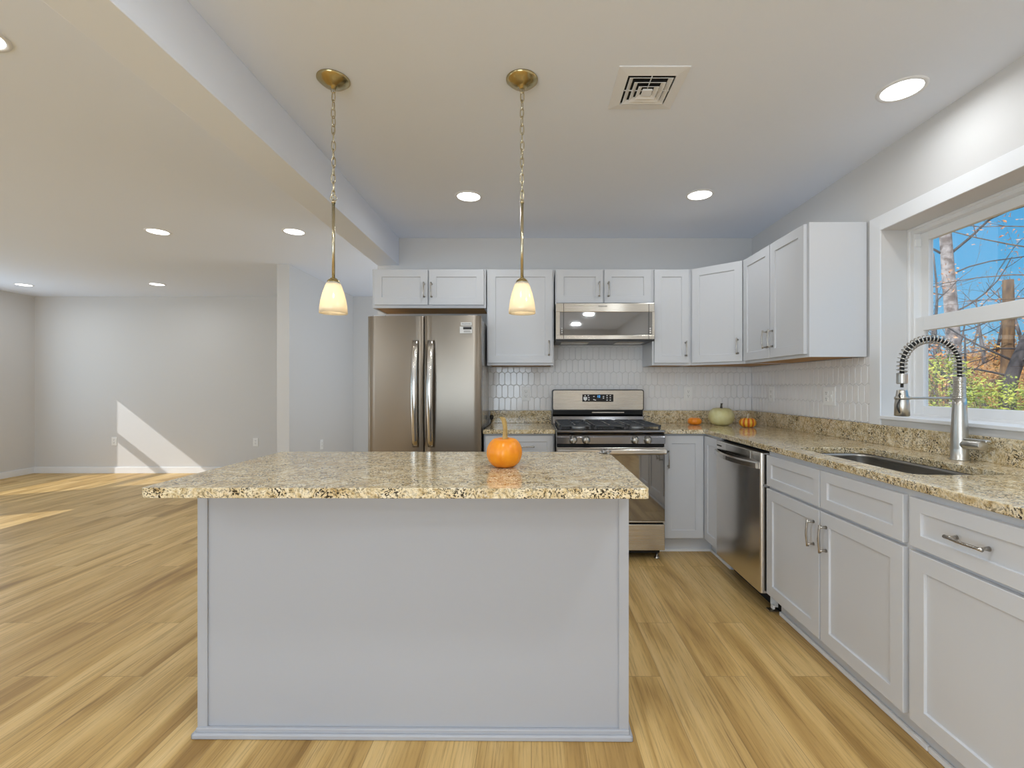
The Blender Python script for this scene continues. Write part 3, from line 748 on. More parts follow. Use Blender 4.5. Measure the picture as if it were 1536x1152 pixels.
# ------------------------------------------------------------------ range
def range_():
    x0, yf = .178, 3.30; w = .762; d = YB - .025 - yf
    t = thing('gas_range', 'stainless steel gas range with black grates and rear control panel', 'oven', (x0, yf, 0))
    MB().box(0, w, .05, d, .06, .905, .002).build('body', M_black, t)
    for q in (-.001, w - .006): MB().box(q, q + .007, .05, d, .06, .905).build('side_trim', M_steel, t)
    # cooktop with raised rim
    MB().box(0, w, .0, d - .06, .902, .918, .004).build('cooktop', M_dsteel, t)
    MB().box(.03, w - .03, .03, d - .09, .917, .922, .002).build('burner_pan', M_enamel, t)
    for i, (bx, by) in enumerate(((.17, .17), (.17, .44), (w - .17, .17), (w - .17, .44))):
        b = MB().lathe([(.052, 0), (.052, .008), (.046, .012)], (bx, by, .921), 24).build('burner', M_side, t)
        MB().lathe([(.042, 0), (.042, .006), (.038, .010), (0, .011)], (bx, by, .933), 24).build('burner_cap', M_iron, b)
    for gx in (.02, .267, .514):
        m = MB(); gw = .228; z = .952; y0, y1 = .035, d - .10
        for x in (gx + .006, gx + gw - .006): m.box(x - .006, x + .006, y0, y1, z - .012, z, .002)
        for y in (y0 + .006, (y0 + y1) / 2, y1 - .006): m.box(gx, gx + gw, y - .006, y + .006, z - .012, z, .002)
        for y in (y0 + .14, y1 - .14): m.box(gx, gx + gw, y - .005, y + .005, z - .010, z, .002)
        m.box(gx + gw / 2 - .005, gx + gw / 2 + .005, y0, y1, z - .010, z, .002)
        for x in (gx + .01, gx + gw - .01):
            for y in (y0 + .008, y1 - .008): m.box(x - .007, x + .007, y - .007, y + .007, .922, z - .01)
        m.build('grate', M_iron, t)
    # knob panel
    kp = MB().profile_x([(.0, .822), (.0, .872), (.022, .898), (.06, .898), (.06, .822)], .0, w, .002).build('knob_panel', M_dsteel, t)
    for kx in (.115, .205, w - .215, w - .125):
        MB().lathe([(.029, 0), (.029, -.005), (.024, -.009), (.021, -.036), (.018, -.041), (0, -.041)], (kx, 0, .851), 24, 'y').box(kx - .005, kx + .005, -.050, -.010, .832, .870, .002).build('knob', M_chrome, t)
    MB().box(.004, w - .004, .012, .05, .800, .822).build('vent_gap', M_dark, t)
    # oven door
    od = MB().box(.003, w - .003, -.004, .045, .748, .798, .004).build('oven_door', M_steel, t)
    MB().box(.003, w - .003, -.004, .045, .272, .281, .002).build('door_bottom_trim', M_steel, od)
    MB().box(.004, w - .004, -.0035, .04, .2815, .7475, .002).build('oven_glass', M_glassb, od)
    m = MB(); b = bmesh.new(); rg = []; n = 17
    for i in range(n):
        q = i / (n - 1); x = .004 + (w - .008) * q; yy = -.040 - .016 * math.sin(PI * q)
        rg.append([b.verts.new((x, yy + dy, .774 + dz)) for dy, dz in ((.010, -.019), (-.004, -.019), (-.011, -.012), (-.011, .012), (-.004, .019), (.010, .019))])
    for A, B in zip(rg, rg[1:]):
        for k in range(6): b.faces.new((A[k - 1], A[k], B[k], B[k - 1]))
    b.faces.new(rg[0][::-1]); b.faces.new(rg[-1]); bmesh.ops.recalc_face_normals(b, faces=b.faces); m._take(b)
    for q in (.012, w - .038): m.box(q, q + .026, -.04, .0, .762, .786, .003)
    m.build('door_handle', M_steel, od, .002)
    MB().box(.003, w - .003, .0, .045, .075, .258, .004).build('drawer', M_steel, t)
    MB().box(.01, w - .01, .03, .06, .255, .272).box(.03, w - .03, .04, .06, .045, .075).build('shadow_gap', M_dark, t)
    for fx in (.045, w - .045):
        for fy in (.06, d - .08): MB().lathe([(.018, 0), (.018, .008), (.008, .012), (.008, .065)], (fx, fy, 0), 14).build('leveling_foot', M_chrome, t)
    # back guard
    yb = d - .062
    MB().profile_x([(yb - .030, .915), (yb - .012, .975), (yb + .02, .995), (yb + .06, .995), (yb + .06, .915)], .0, w, .002).build('rear_vent', M_dsteel, t)
    MB().box(.004, w - .004, yb - .0, yb + .055, .99, 1.03).build('vent_slot', M_dark, t)
    MB().box(.33 + .0, .60, yb - .006, yb, 1.004, 1.012).build('vent_lip', M_steel, t)
    def rr(m, a0, a1, z0, z1, y0, y1, r_):
        b = bmesh.new(); pol = rrect(a0, a1, z0, z1, r_, 4)
        A = [b.verts.new((x, y0, z)) for x, z in pol]; B = [b.verts.new((x, y1, z)) for x, z in pol]
        for k in range(len(pol)): b.faces.new((A[k - 1], A[k], B[k], B[k - 1]))
        b.faces.new(A); b.faces.new(B[::-1]); bmesh.ops.recalc_face_normals(b, faces=b.faces); m._take(b); return m
    rr(MB(), -.004, w + .004, 1.022, 1.200, yb - .006, yb + .06, .018).build('backguard_edge', M_black, t)
    rr(MB(), .004, w - .004, 1.030, 1.193, yb - .016, yb - .004, .014).build('backguard', M_steel, t, .002)
    cp_ = rr(MB(), .248, .508, 1.098, 1.160, yb - .019, yb - .015, .005).build('control_panel', M_enamel, t)
    text_mesh('clock_digits', '12', .026, Matrix.Translation((.385, yb - .0195, 1.141)) @ STAND, M_digit, cp_)
    for (kx, kz) in ((.272, 1.148), (.298, 1.149), (.303, 1.132), (.303, 1.114), (.345, 1.142), (.345, 1.116), (.357, 1.112), (.425, 1.142), (.425, 1.128), (.455, 1.149), (.482, 1.149), (.455, 1.131), (.482, 1.131), (.455, 1.112), (.482, 1.112)):
        MB().box(kx - .006, kx + .006, yb - .0198, yb - .019, kz - .0035, kz + .0035).build('key_mark', M_inkw, cp_)
    MB().prism([(.259, 0), (.289, 0), (.289, .001), (.259, .001)], 0, .001)
    m = MB(); m.face([(.258, yb - .0199, 1.138), (.258, yb - .0199, 1.118), (.273, yb - .0199, 1.104), (.289, yb - .0199, 1.118), (.289, yb - .0199, 1.138)]).build('key_shield', M_inkw, cp_)
range_()

# ------------------------------------------------------------------ outlets
def outlet(label, loc, rz, w=.072, h=.117, gang=1, dark=True):
    t = thing('outlet', label, 'outlet', loc, rz)
    W_ = w if gang == 1 else .118
    MB().box(-W_ / 2, W_ / 2, -.006, .0, -h / 2, h / 2, .002).build('plate', M_white, t)
    cx = 0 if gang == 1 else -.023
    for dz in (-.019, .019):
        s_ = MB().box(cx - .0165, cx + .0165, -.0085, -.005, dz - .0145, dz + .0145, .003).build('socket', M_white, t)
        MB().box(cx - .0075, cx - .0055, -.0092, -.0082, dz, dz + .008).box(cx + .0055, cx + .0075, -.0092, -.0082, dz, dz + .007).lathe([(.0026, 0), (.0026, -.001), (0, -.001)], (cx, -.0085, dz - .007), 10, 'y').build('slots', M_slot, s_)
    if gang == 2:
        s_ = MB().box(.008, .040, -.0085, -.005, -.033, .033, .002).build('switch_block', M_white, t)
        MB().box(.019, .029, -.013, -.008, -.009, .009, .001).box(.021, .027, -.0092, -.0084, -.020, -.016).build('buttons', M_white, s_)
    return t
outlet('white outlet on the tile between the refrigerator and the range', (-.046, YB - .008, 1.163), 0)
outlet('white outlet on the tile behind the small orange pumpkin, beside the range', (1.342, YB - .008, 1.163), 0)
outlet('white single outlet on the side wall tile close to the corner', (XR - .008, 3.69, 1.166), -90)
outlet('wide two-gang outlet plate on the side wall tile near the window', (XR - .008, 2.975, 1.164), -90, gang=2)
outlet('white outlet low on the living room wall where the sun patch begins', (-5.90, YF, .452), 0)
outlet('white outlet low on the shaded part of the living room wall', (-3.90, YF, .44), 0)
outlet('white outlet on the hallway side of the partition wall, low above the island', (-2.52, 5.65, .53), 90)

# ------------------------------------------------------------------ ceiling: recessed lights, vent, pendants
def downlight(label, x, y, proto=[None]):
    if proto[0] is None:
        t = thing('recessed_light', label, 'ceiling light', (x, y, H), 0, 'recessed ceiling lights')
        MB().lathe([(.074, -.001), (.078, -.006), (.091, -.004), (.093, .0)], n=32, caps=False).build('trim_ring', M_trim, t)
        MB().lathe([(.0, -.003), (.075, -.003), (.075, -.001)], n=32, caps=False).build('diffuser', M_led, t)
        l = bpy.data.lights.new('downlight_beam', 'AREA'); l.shape = 'DISK'; l.size = .14; l.energy = 2.4; l.color = (.92, .965, 1); l.spread = R(170)
        lo_ = bpy.data.objects.new('downlight_beam', l); C.objects.link(lo_); lo_.parent = t; lo_.location = (0, 0, -.008)
        proto[0] = t
    else:
        t = copy_tree(proto[0]); t.location = (x, y, H); t['label'] = label
    return t
for lab, x, y in (('round recessed light above the window wall, largest in view', 1.59, 2.02), ('round recessed light in the kitchen ceiling between the pendant lamps', -.42, 3.155), ('round recessed light in the kitchen ceiling above the range side', 1.12, 3.13),
                  ('recessed light in the living room ceiling nearest the beam', -1.95, 3.87), ('recessed light in the living room ceiling, farther out from the beam', -3.07, 3.87),
                  ('recessed light by the far corner of the living room ceiling', -6.35, 5.89), ('recessed light near the far living room wall, straight above the outlet side', -4.66, 5.86),
                  ('recessed light cut off by the edge of the photo, living room ceiling', -2.01, 1.70)):
    downlight(lab, x, y)

def vent():
    x0, x1, y0, y1 = .353, .634, 1.862, 2.168; cx, cy_ = (x0 + x1) / 2, (y0 + y1) / 2
    t = thing('ceiling_vent', 'square white louvred air vent in the kitchen ceiling', 'vent', (cx, cy_, H))
    a_ = .143; fr = MB()
    def sq(i, z): return [(-i, -i, z), (i, -i, z), (i, i, z), (-i, i, z)]
    def rings(loops, name, mt, smooth=False):
        b = bmesh.new(); vs_ = [[b.verts.new(p) for p in lp] for lp in loops]
        for A, B in zip(vs_, vs_[1:]):
            for k in range(4): b.faces.new((A[k - 1], A[k], B[k], B[k - 1]))
        bmesh.ops.recalc_face_normals(b, faces=b.faces); m = MB(); m._take(b); o = m.build(name, mt, t)
        sd = o.modifiers.new('s', 'SOLIDIFY'); sd.thickness = .0015; return o
    rings([sq(a_, 0), sq(a_, -.004), sq(.098, -.010), sq(.098, -.002)], 'frame', M_trim)
    MB().box(-.098, .098, -.098, .098, -.0012, -.0004).build('duct_opening', M_dark, t)
    for i, (o_, d_) in enumerate(((.090, -.013), (.066, -.016), (.043, -.019))):
        rings([sq(o_, d_ + .001), sq(o_ - .017, d_ + .010)], 'louvre', M_trim)
    MB().box(-.021, .021, -.021, .021, -.021, -.012, .003).build('centre_cap', M_trim, t)
    MB().box(-.0018, .0018, -.096, .096, -.010, -.007).box(-.096, .096, -.0018, .0018, -.010, -.007).build('cross_bar', M_trim, t)
vent()

def pendant(label, x, y, loop, seed):
    t = thing('pendant_lamp', label, 'pendant lamp', (x, y, H), 0)
    MB().lathe([(.066, 0), (.066, -.004), (.060, -.010), (.046, -.021), (.022, -.030), (.012, -.034), (.010, -.040), (0, -.041)], n=36).build('canopy', M_brass, t)
    MB().tube([(.009 * math.cos(a_ * PI / 6), 0, -.048 + .009 * math.sin(a_ * PI / 6)) for a_ in range(12)], .002, 6, closed=True).build('canopy_ring', M_rod, t)
    rnd = random.Random(seed); m = MB(); z = -.056; zend = 2.0 - H; i = 0
    n = 13; step = (zend + .056 + .004) / n
    for i in range(n):
        zc = z + step * (i + .5); hl = abs(step) * .5 + .005; a_ = (i % 2) * PI / 2 + rnd.uniform(-.5, .5); wob = rnd.uniform(-.001, .001)
        pts = []
        for k in range(16):
            q = 2 * PI * k / 16; u = .0075 * math.cos(q); v = hl * (1 if math.sin(q) > 0 else -1) * abs(math.sin(q)) ** .8
            pts.append((wob + u * math.cos(a_), u * math.sin(a_), zc + v))
        m.tube(pts, .0021, 6, closed=True)
    m.build('chain', M_rod, t)
    wire = [(.0035 * math.sin(k * .9 + seed), .0035 * math.cos(k * .7), -.05 + (zend + .05) * k / 30) for k in range(31)]
    MB().tube(wire, .0013, 6).build('cord', M_shade, t)
    if loop: MB().tube([(.0135 * math.cos(k * PI / 10), 0, zend + .006 + .0135 * math.sin(k * PI / 10)) for k in range(20)], .0018, 6, closed=True).build('ring', M_rod, t)
    zs = 1.671 - H
    MB().tube([(0, 0, zend - .004), (0, 0, zs + .004)], .0062, 12).lathe([(.0085, zend - .014), (.0085, zend - .006), (.004, zend)], n=14).build('rod', M_rod, t)
    MB().lathe([(.006, zs + .006), (.014, zs + .002), (.024, zs - .008), (.0275, zs - .018), (.027, zs - .022)], n=28).build('shade_holder', M_brass, t)
    zb = 1.528 - H
    prof = [(.022, zs - .008), (.026, zs - .014), (.033, zs - .030), (.043, zs - .06), (.050, zs - .09), (.0545, zs - .12), (.0555, zb)]
    o = MB().lathe(prof, n=40, caps=False).build('glass_shade', M_shade, t)
    sd = o.modifiers.new('s', 'SOLIDIFY'); sd.thickness = .003; sd.offset = -1
    MB().lathe([(0, zb + .030), (.018, zb + .036), (.026, zb + .055), (.022, zb + .078), (.012, zb + .098), (.012, zb + .115)], n=20).build('bulb', M_bulb, t)
    l = bpy.data.lights.new('pendant_glow', 'POINT'); l.energy = .2; l.color = (1, .80, .55); l.shadow_soft_size = .02
    lo_ = bpy.data.objects.new('pendant_glow', l); C.objects.link(lo_); lo_.parent = t; lo_.location = (0, 0, zb + .03)
    return t
pendant('glass pendant lamp hung over the bare end of the island, ring below its chain', -.822, 1.955, True, 3)
pendant('glass pendant lamp on a chain hung above the orange pumpkin', -.0385, 1.955, False, 8)

# ------------------------------------------------------------------ pumpkins
def pumpkin_mat(name, c1, c2, rough=.32, ribs=0):
    m = mat(name, c1, rough, spec=.5); v = coord(m); n = N(m, 'TexNoise'); n.inputs['Scale'].default_value = 25; L(m, v, n.inputs[0])
    col = mixc(m, ramp(m, n.outputs[0], [(.35, (0, 0, 0)), (.7, (1, 1, 1))]).outputs[0], c1, c2)
    L(m, col, P(m).inputs[0]); return m
def pumpkin(name, label, loc, rad, h, ribs, depth, m_skin, m_stem, stem, n=96, dip=.18, rz=0, pw=.8):
    t = thing(name, label, 'pumpkin', loc, rz); b = bmesh.new(); rows = 24; rings = []
    for j in range(rows + 1):
        ph = PI * j / rows; s_ = math.sin(ph) ** pw; zz = -math.cos(ph)
        ring = []
        for k in range(n):
            a_ = 2 * PI * k / n; g = 1 - depth * (abs(math.cos(a_ * ribs / 2)) ** 6) * s_ ** .5
            r_ = rad * s_ * g; z = h / 2 * (1 + zz)
            z -= dip * h * math.exp(-(s_ / .32) ** 2) * (1 if zz > 0 else -.35)
            ring.append(b.verts.new((r_ * math.cos(a_), r_ * math.sin(a_), z)))
        rings.append(ring)
    mz = min(v.co.z for r_ in rings for v in r_)
    for r_ in rings:
        for v in r_: v.co.z -= mz
    for A, B in zip(rings, rings[1:]):
        for k in range(n): b.faces.new((A[k - 1], A[k], B[k], B[k - 1]))
    bmesh.ops.remove_doubles(b, verts=b.verts, dist=1e-5); bmesh.ops.recalc_face_normals(b, faces=b.faces)
    m = MB(); m._take(b, True); m.build('skin', m_skin, t)
    sm = MB(); pts, rs = stem
    # ribbed stem
    b = bmesh.new(); rg = []
    for p, r_ in zip(pts, rs):
        rg.append([b.verts.new((p[0] + r_ * (1 + .22 * math.cos(5 * 2 * PI * k / 20)) * math.cos(2 * PI * k / 20), p[1] + r_ * (1 + .22 * math.cos(5 * 2 * PI * k / 20)) * math.sin(2 * PI * k / 20), p[2] + (k % 2) * 0)) for k in range(20)])
    for A, B in zip(rg, rg[1:]):
        for k in range(20): b.faces.new((A[k - 1], A[k], B[k], B[k - 1]))
    b.faces.new(rg[-1]); sm._take(b, True); sm.build('stem', m_stem, t)
    return t
M_stem = pumpkin_mat('dried_stem', (.55, .36, .12), (.30, .20, .06), .6)
M_stemd = mat('dark_stem', (.07, .06, .04), .7); M_stemw = mat('pale_stem', (.55, .50, .38), .6)
M_pk = pumpkin_mat('orange_pumpkin_skin', (.80, .235, .006), (.88, .32, .01))
M_pkw = pumpkin_mat('cream_pumpkin_skin', (.62, .58, .27), (.70, .67, .38), .4)
M_pko = pumpkin_mat('deep_orange_skin', (.80, .22, .01), (.88, .30, .015))
def stripe_mat():
    m = mat('striped_gourd_skin', (.8, .3, .02), .35); t_ = N(m, 'TexCoord'); sp = N(m, 'SeparateXYZ'); L(m, t_.outputs['Object'], sp.inputs[0])
    a_ = math_(m, 'ARCTAN2', sp.outputs[1], sp.outputs[0]); c = math_(m, 'ABSOLUTE', math_(m, 'COSINE', math_(m, 'MULTIPLY', a_, 5.0)))
    n = N(m, 'TexNoise'); n.inputs['Scale'].default_value = 60; L(m, t_.outputs['Object'], n.inputs[0])
    f_ = math_(m, 'ADD', c, math_(m, 'MULTIPLY', n.outputs[0], .3))
    L(m, ramp(m, f_, [(.5, (.86, .50, .05)), (.95, (.80, .30, .02)), (1.1, (.60, .12, .01))]).outputs[0], P(m).inputs[0]); return m
pumpkin('pumpkin', 'bright orange pumpkin with tall curved stem sitting on the island top', (-.1035, 1.812, ZC1 + .0015), .0685, .122, 14, .022, M_pk, M_stem,
        ([(0, 0, .095), (.001, 0, .106), (.002, 0, .125), (.002, 0, .150), (-.001, 0, .172), (-.006, 0, .185), (-.012, 0, .192)], [.015, .010, .008, .0075, .008, .009, .0085]))
pumpkin('pumpkin', 'pale cream pumpkin with short dark stem, largest on the corner countertop', (1.530, 3.79, ZC1), .100, .152, 10, .02, M_pkw, M_stemd,
        ([(0, 0, .125), (0, 0, .15), (.001, 0, .165), (.004, 0, .176)], [.011, .007, .006, .008]), pw=.75)
pumpkin('pumpkin', 'tiny orange pumpkin with thin curly stem beside the cream pumpkin, below an outlet', (1.332, 3.84, ZC1), .055, .060, 10, .05, M_pko, M_stemw,
        ([(0, 0, .045), (-.004, 0, .058), (-.010, 0, .070), (-.018, 0, .082), (-.028, 0, .088), (-.036, 0, .084)], [.006, .003, .0022, .002, .0018, .0015]), pw=.55)
pumpkin('pumpkin', 'small striped yellow-orange ribbed gourd in the counter corner', (1.655, 3.60, ZC1), .061, .076, 10, .10, stripe_mat(), M_stemw,
        ([(0, 0, .055), (.001, 0, .075), (.003, 0, .09), (.004, 0, .104)], [.009, .0055, .0045, .006]), pw=.62)

# small clear plastic bag on the island, cord with plug beside the fridge
def bag():
    b = bmesh.new(); bmesh.ops.create_icosphere(b, subdivisions=3, radius=1)
    for v in b.verts:
        n_ = mnoise.noise(v.co * 2.3) * .45 + mnoise.noise(v.co * 6) * .25
        v.co *= 1 + n_; v.co.x *= .026; v.co.y *= .018; v.co.z = max(v.co.z * .014 + .009, 0)
    m = MB(); m._take(b); o = m.build('plastic_bag', M_bag); o.location = (.340, 2.165, ZC1 + .0015)
    tag(o, 'small crumpled clear plastic bag on the far corner of the island top', 'plastic bag')
    MB().box(-.012, .010, -.004, .008, .002, .014, .003).build('contents', M_chrome, o)
bag()
t = thing('power_cord', 'black power cord and plug lying on the short countertop next to the refrigerator', 'cord', (-.33, 3.7, ZC1))
MB().tube([(-.008, .29, .045), (-.004, .27, .03), (-.006, .2, .006), (-.009, .05, .004), (-.012, -.15, .004), (-.013, -.30, .004)], .004, 8).build('cord', M_rubber, t)
MB().lathe([(.006, 0), (.014, .008), (.017, .03), (.012, .04), (0, .042)], (-.006, .285, .03), 14).build('plug', M_rubber, t)

# ------------------------------------------------------------------ outdoors
def hill(x, y):
    s_ = max(0.0, x - 4.2)
    q = min(1.0, s_ / 9.5); q = q * q * (3 - 2 * q)
    return -.35 + 2.5 * q + .18 * mnoise.noise(Vector((x * .35, y * .35, 0))) * min(1, s_ / 3 + .2)
def ground():
    b = bmesh.new(); nx, ny = 60, 60; g = []
    for i in range(nx + 1):
        x = 2.13 + 24 * (i / nx) ** 1.2
        g.append([b.verts.new((x, -6 + 36 * j / ny, hill(x, -6 + 36 * j / ny))) for j in range(ny + 1)])
    for i in range(nx):
        for j in range(ny): b.faces.new((g[i][j], g[i + 1][j], g[i + 1][j + 1], g[i][j + 1]))
    m = MB(); m._take(b, True)
    mt = mat('leaf_litter', (.3, .2, .1), .9); v = coord(mt)
    n1 = N(mt, 'TexNoise'); n1.inputs['Scale'].default_value = 1.3; n1.inputs['Detail'].default_value = 6; n1.inputs['Roughness'].default_value = .75; L(mt, v, n1.inputs[0])
    n2 = N(mt, 'TexVoronoi'); n2.inputs['Scale'].default_value = 9; L(mt, v, n2.inputs[0])
    c = ramp(mt, n1.outputs[0], [(.35, (.10, .07, .06)), (.48, (.30, .16, .07)), (.56, (.55, .26, .06)), (.68, (.30, .24, .19))]).outputs[0]
    c = mixc(mt, .5, c, ramp(mt, n2.outputs['Color'], [(.1, (.35, .3, .3)), (.9, (1.2, 1.1, .9))]).outputs[0], 'MULTIPLY')
    L(mt, c, P(mt).inputs[0]); struct(m.build('ground', mt))
ground()
def bark(name, c1, c2, sc=(14, 14, 3)):
    m = mat(name, c1, .85); n = N(m, 'TexNoise'); n.inputs['Scale'].default_value = 1; n.inputs['Detail'].default_value = 5; L(m, coord(m, sc), n.inputs[0])
    L(m, ramp(m, n.outputs[0], [(.38, c2), (.60, c1)]).outputs[0], P(m).inputs[0]); bump(m, n.outputs[0], .6, .02); return m
B_pale = bark('pale_bark', (.52, .45, .42), (.20, .15, .13), (8, 8, 9)); B_dark = bark('dark_bark', (.10, .085, .085), (.035, .03, .03))
B_brown = bark('brown_bark', (.24, .14, .065), (.09, .05, .03)); B_grey = bark('grey_bark', (.20, .175, .17), (.08, .07, .07))
def leafmat(name, c1, c2, c3):
    m = mat(name, c1, .55); o = N(m, 'TexNoise'); o.inputs['Scale'].default_value = 3.5; o.inputs['Detail'].default_value = 4; L(m, coord(m), o.inputs[0])
    L(m, ramp(m, o.outputs[0], [(.36, c1), (.5, c2), (.64, c3)]).outputs[0], P(m).inputs[0]); return m
F_rust = leafmat('rust_leaves', (.42, .12, .03), (.70, .28, .08), (.85, .46, .22))
F_green = leafmat('yellow_green_leaves', (.09, .14, .015), (.36, .43, .05), (.66, .66, .13))
F_orange = leafmat('orange_brush_leaves', (.22, .11, .06), (.60, .26, .05), (.50, .38, .10))
def grow(m, p, d, ln, r, depth, rnd, tips, bend=.25, split=(2, 3), seg=5, up=.12):
    pts = [p.copy()]; rs = [r]; q = p.copy(); dd = d.copy()
    for i in range(seg):
        dd = (dd + Vector((rnd.uniform(-1, 1), rnd.uniform(-1, 1), rnd.uniform(-1, 1) + up)) * bend).normalized()
        q = q + dd * ln / seg; pts.append(q.copy()); rs.append(r * (1 - .55 * (i + 1) / seg))
    m.tube(pts, rs, 7 if depth > 1 else 5)
    if depth == 0:
        tips.append(q); tips.append(pts[len(pts) // 2]); return
    for k in range(rnd.randint(*split)):
        i = rnd.randint(2, seg); base_ = pts[i]
        nd = (dd + Vector((rnd.uniform(-1, 1), rnd.uniform(-1, 1), rnd.uniform(-.5, .9))) * .95).normalized()
        grow(m, base_, nd, ln * rnd.uniform(.55, .8), rs[i] * .62, depth - 1, rnd, tips, bend, split, seg, up)
def leaves_mb(pts, per, spread, size, rnd):
    b = bmesh.new()
    for p in pts:
        for k in range(per):
            c = p + Vector((rnd.gauss(0, spread), rnd.gauss(0, spread), rnd.gauss(0, spread)))
            u = Vector((rnd.uniform(-1, 1), rnd.uniform(-1, 1), rnd.uniform(-1, 1))).normalized(); w_ = u.orthogonal().normalized() * .5; s_ = size * rnd.uniform(.6, 1.4)
            n_ = u.cross(w_) * .25
            b.faces.new([b.verts.new(c + x * s_) for x in (-u * .5, w_ * .45 + n_, u * .5, -w_ * .45 + n_)])
    m = MB(); m._take(b); return m
def shift(pts, o): return [p - o for p in pts]
def tree(name, label, base_xy, trunk, rs, bk, limbs, leaf=None, seed=1, group=None, cat='tree'):
    """trunk: world points from the ground up; limbs: (t along trunk, direction, length, radius, depth)"""
    rnd = random.Random(seed); o = Vector((base_xy[0], base_xy[1], hill(*base_xy) - .15))
    t = thing(name, label, cat, o, 0, group); tr = shift([Vector(p) for p in trunk], o)
    tr = resample([Vector((tr[0].x, tr[0].y, 0))] + tr, 14); rr_ = [rs[0] + (rs[1] - rs[0]) * i / 13 for i in range(14)]
    m = MB().tube(tr, rr_, 12); m.build('trunk', bk, t)
    m = MB(); tips = []
    for (q, d, ln, r_, dep) in limbs: grow(m, tr[min(13, int(q * 13))], Vector(d).normalized(), ln, r_, dep, rnd, tips)
    if limbs: m.build('branches', B_dark if bk is B_pale else bk, t)
    if leaf and tips:
        per, spread, size, fm, share = leaf
        leaves_mb([p for p in tips if rnd.random() < share], per, spread, size, rnd).build('leaves', fm, t)
    return t
# pale trunk seen through both sashes
p = [at(1438, 640, 9), at(1434, 575, 9), at(1428, 480, 9), at(1423, 420, 9), at(1418, 350, 9), at(1413, 270, 9)]
tree('bare_tree', 'pale grey-barked tree trunk outside the window, straight behind the faucet', (p[0].x, p[0].y), p, (.13, .085), B_pale,
     [(.72, (1, -.8, .9), 2.2, .026, 1), (.70, (-.9, .7, 1.0), 1.2, .024, 1), (.66, (1, -.6, .8), 1.6, .016, 1), (.60, (-.4, .9, .3), .8, .012, 1), (.5, (.9, -.9, .9), 1.5, .016, 2), (.42, (.9, -.9, .5), 1.3, .014, 2)],
     (16, .11, .07, F_rust, .9), 5)
# broken brown trunk
p = [at(1508, 600, 8), at(1511, 540, 8), at(1513, 480, 8), at(1512, 420, 8)]
tree('tree_stump', 'tall brown broken-off tree trunk outside the window, seen above the shrub', (p[0].x, p[0].y), p, (.10, .075), B_brown, [], None, 6, cat='tree stump')
# dark forked tree
p = [at(1512, 590, 7.4), at(1520, 555, 7.4), at(1536, 520, 7.4), at(1556, 480, 7.4), at(1590, 400, 7.4)]
tree('bare_tree', 'dark leaning tree with spreading bare limbs outside the window, behind the yellow-green shrub', (p[0].x, p[0].y), p, (.11, .06), B_dark,
     [(.22, (-1.0, .9, .85), 1.5, .045, 2), (.40, (-.9, 1, .35), 1.2, .018, 2), (.5, (-1, .9, .5), 1.3, .018, 2), (.6, (-1, .9, .25), 1.2, .014, 2), (.5, (.5, -.8, .7), 1.0, .03, 2)],
     (12, .10, .065, F_rust, .8), 11)
# leafy rust-coloured branches in the upper sash come from one more tree out of frame
p = [at(1640, 640, 6.4), at(1640, 520, 6.4), at(1635, 400, 6.4), at(1630, 280, 6.4)]
tree('oak_tree', 'tree whose thin branches with rusty clinging leaves reach across the upper window pane', (p[0].x, p[0].y), p, (.12, .07), B_brown,
     [(.78, (-1, .75, .10), 2.0, .012, 2), (.70, (-1, .9, .15), 1.9, .011, 2), (.62, (-1, .9, .10), 1.4, .010, 2), (.85, (-1, .8, .0), 1.4, .010, 2)],
     (20, .07, .075, F_rust, 1), 21)
# thin dead sapling on the side of the pale trunk
p = [at(1404, 640, 8), at(1402, 520, 8), at(1406, 440, 8), at(1400, 380, 8)]
tree('sapling', 'thin crooked sapling outside, close to the window jamb', (p[0].x, p[0].y), p, (.035, .012), B_grey, [(.3, (.5, -.5, .4), .7, .012, 1), (.6, (-.5, .6, .5), .7, .012, 2), (.8, (.6, -.4, .6), .6, .01, 2)], (5, .07, .05, F_rust, .6), 31, cat='tree')
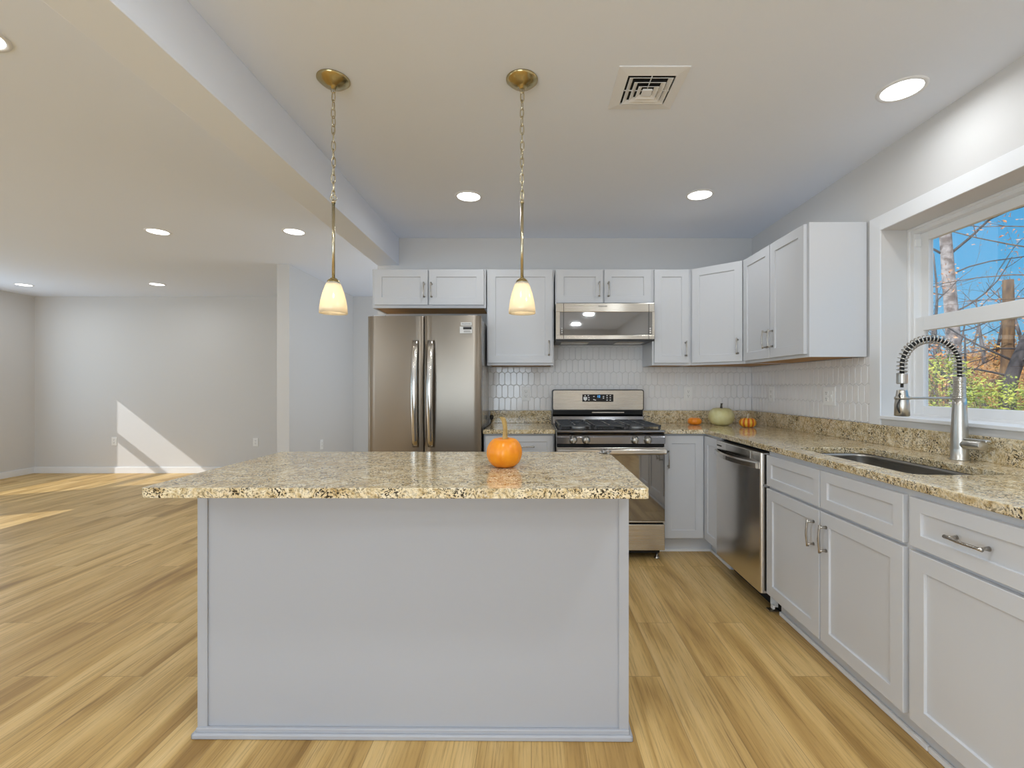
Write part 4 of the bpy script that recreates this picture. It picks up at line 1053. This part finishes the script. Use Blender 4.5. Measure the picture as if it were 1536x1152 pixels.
# background wood on the bank
rnd = random.Random(77)
for i in range(14):
    yy = 9.5 + 5 * rnd.random(); px = 1388 + i * 15 + rnd.uniform(-6, 6); k = 706 / yy; x = (px - 797) / k
    h0 = hill(x, yy); th = rnd.uniform(1.2, 2.0); lean = rnd.uniform(-.5, .5)
    p = [(x, yy, h0), (x + lean * .3, yy - lean * .3, h0 + th * .5), (x + lean * .6, yy - lean * .5, h0 + th)]
    tree('woodland_tree', 'slender leafless tree in the thicket on the bank beyond the window', (x, yy), p, (rnd.uniform(.035, .06), .012), rnd.choice([B_grey, B_dark]),
         [(q, (rnd.uniform(-1, 1), rnd.uniform(-1, 1), rnd.uniform(.3, 1)), rnd.uniform(.5, .9), .012, 2) for q in (.35, .6, .85)], (2, .08, .07, F_rust, .25), 100 + i, 'thicket trees on the bank')
# underbrush on the slope
rnd = random.Random(5); pts = []
for i in range(520):
    yy = rnd.uniform(6.5, 14); k = 706 / yy; x = (rnd.uniform(1380, 1600) - 797) / k; pts.append(Vector((x, yy, hill(x, yy) + rnd.uniform(.0, .35))))
o = leaves_mb(pts, 9, .14, .10, rnd).build('underbrush', F_orange)
tag(o, 'orange and brown leafy underbrush covering the bank outside the window', 'underbrush', kind='stuff')
# shrubs close to the glass
def shrub(label, c, rx, rz_, n, seed, size=.042):
    rnd = random.Random(seed); o = Vector((c.x, c.y, hill(c.x, c.y) - .05)); t = thing('shrub', label, 'shrub', o)
    cc = c - o; m = MB(); pts = []
    for i in range(n):
        v = Vector((rnd.gauss(0, 1), rnd.gauss(0, 1), rnd.gauss(0, 1))).normalized() * rnd.uniform(.72, 1.0)
        pts.append(cc + Vector((v.x * rx, v.y * rx, v.z * rz_)))
    for q in pts[:40]: m.tube([(0, 0, 0), (q.x * .3, q.y * .3, q.z * .5), tuple(q)], [.012, .008, .003], 5)
    m.build('stems', B_brown, t); leaves_mb(pts, 7, .045, size, rnd).build('leaves', F_green, t)
shrub('dense yellow-green shrub just outside the window, lower part of the glass', at(1502, 640, 4.9), .48, .50, 620, 9)
shrub('loose yellow-green bush outside the window, half hidden by the faucet', at(1412, 590, 6.6), .34, .55, 260, 10, .055)
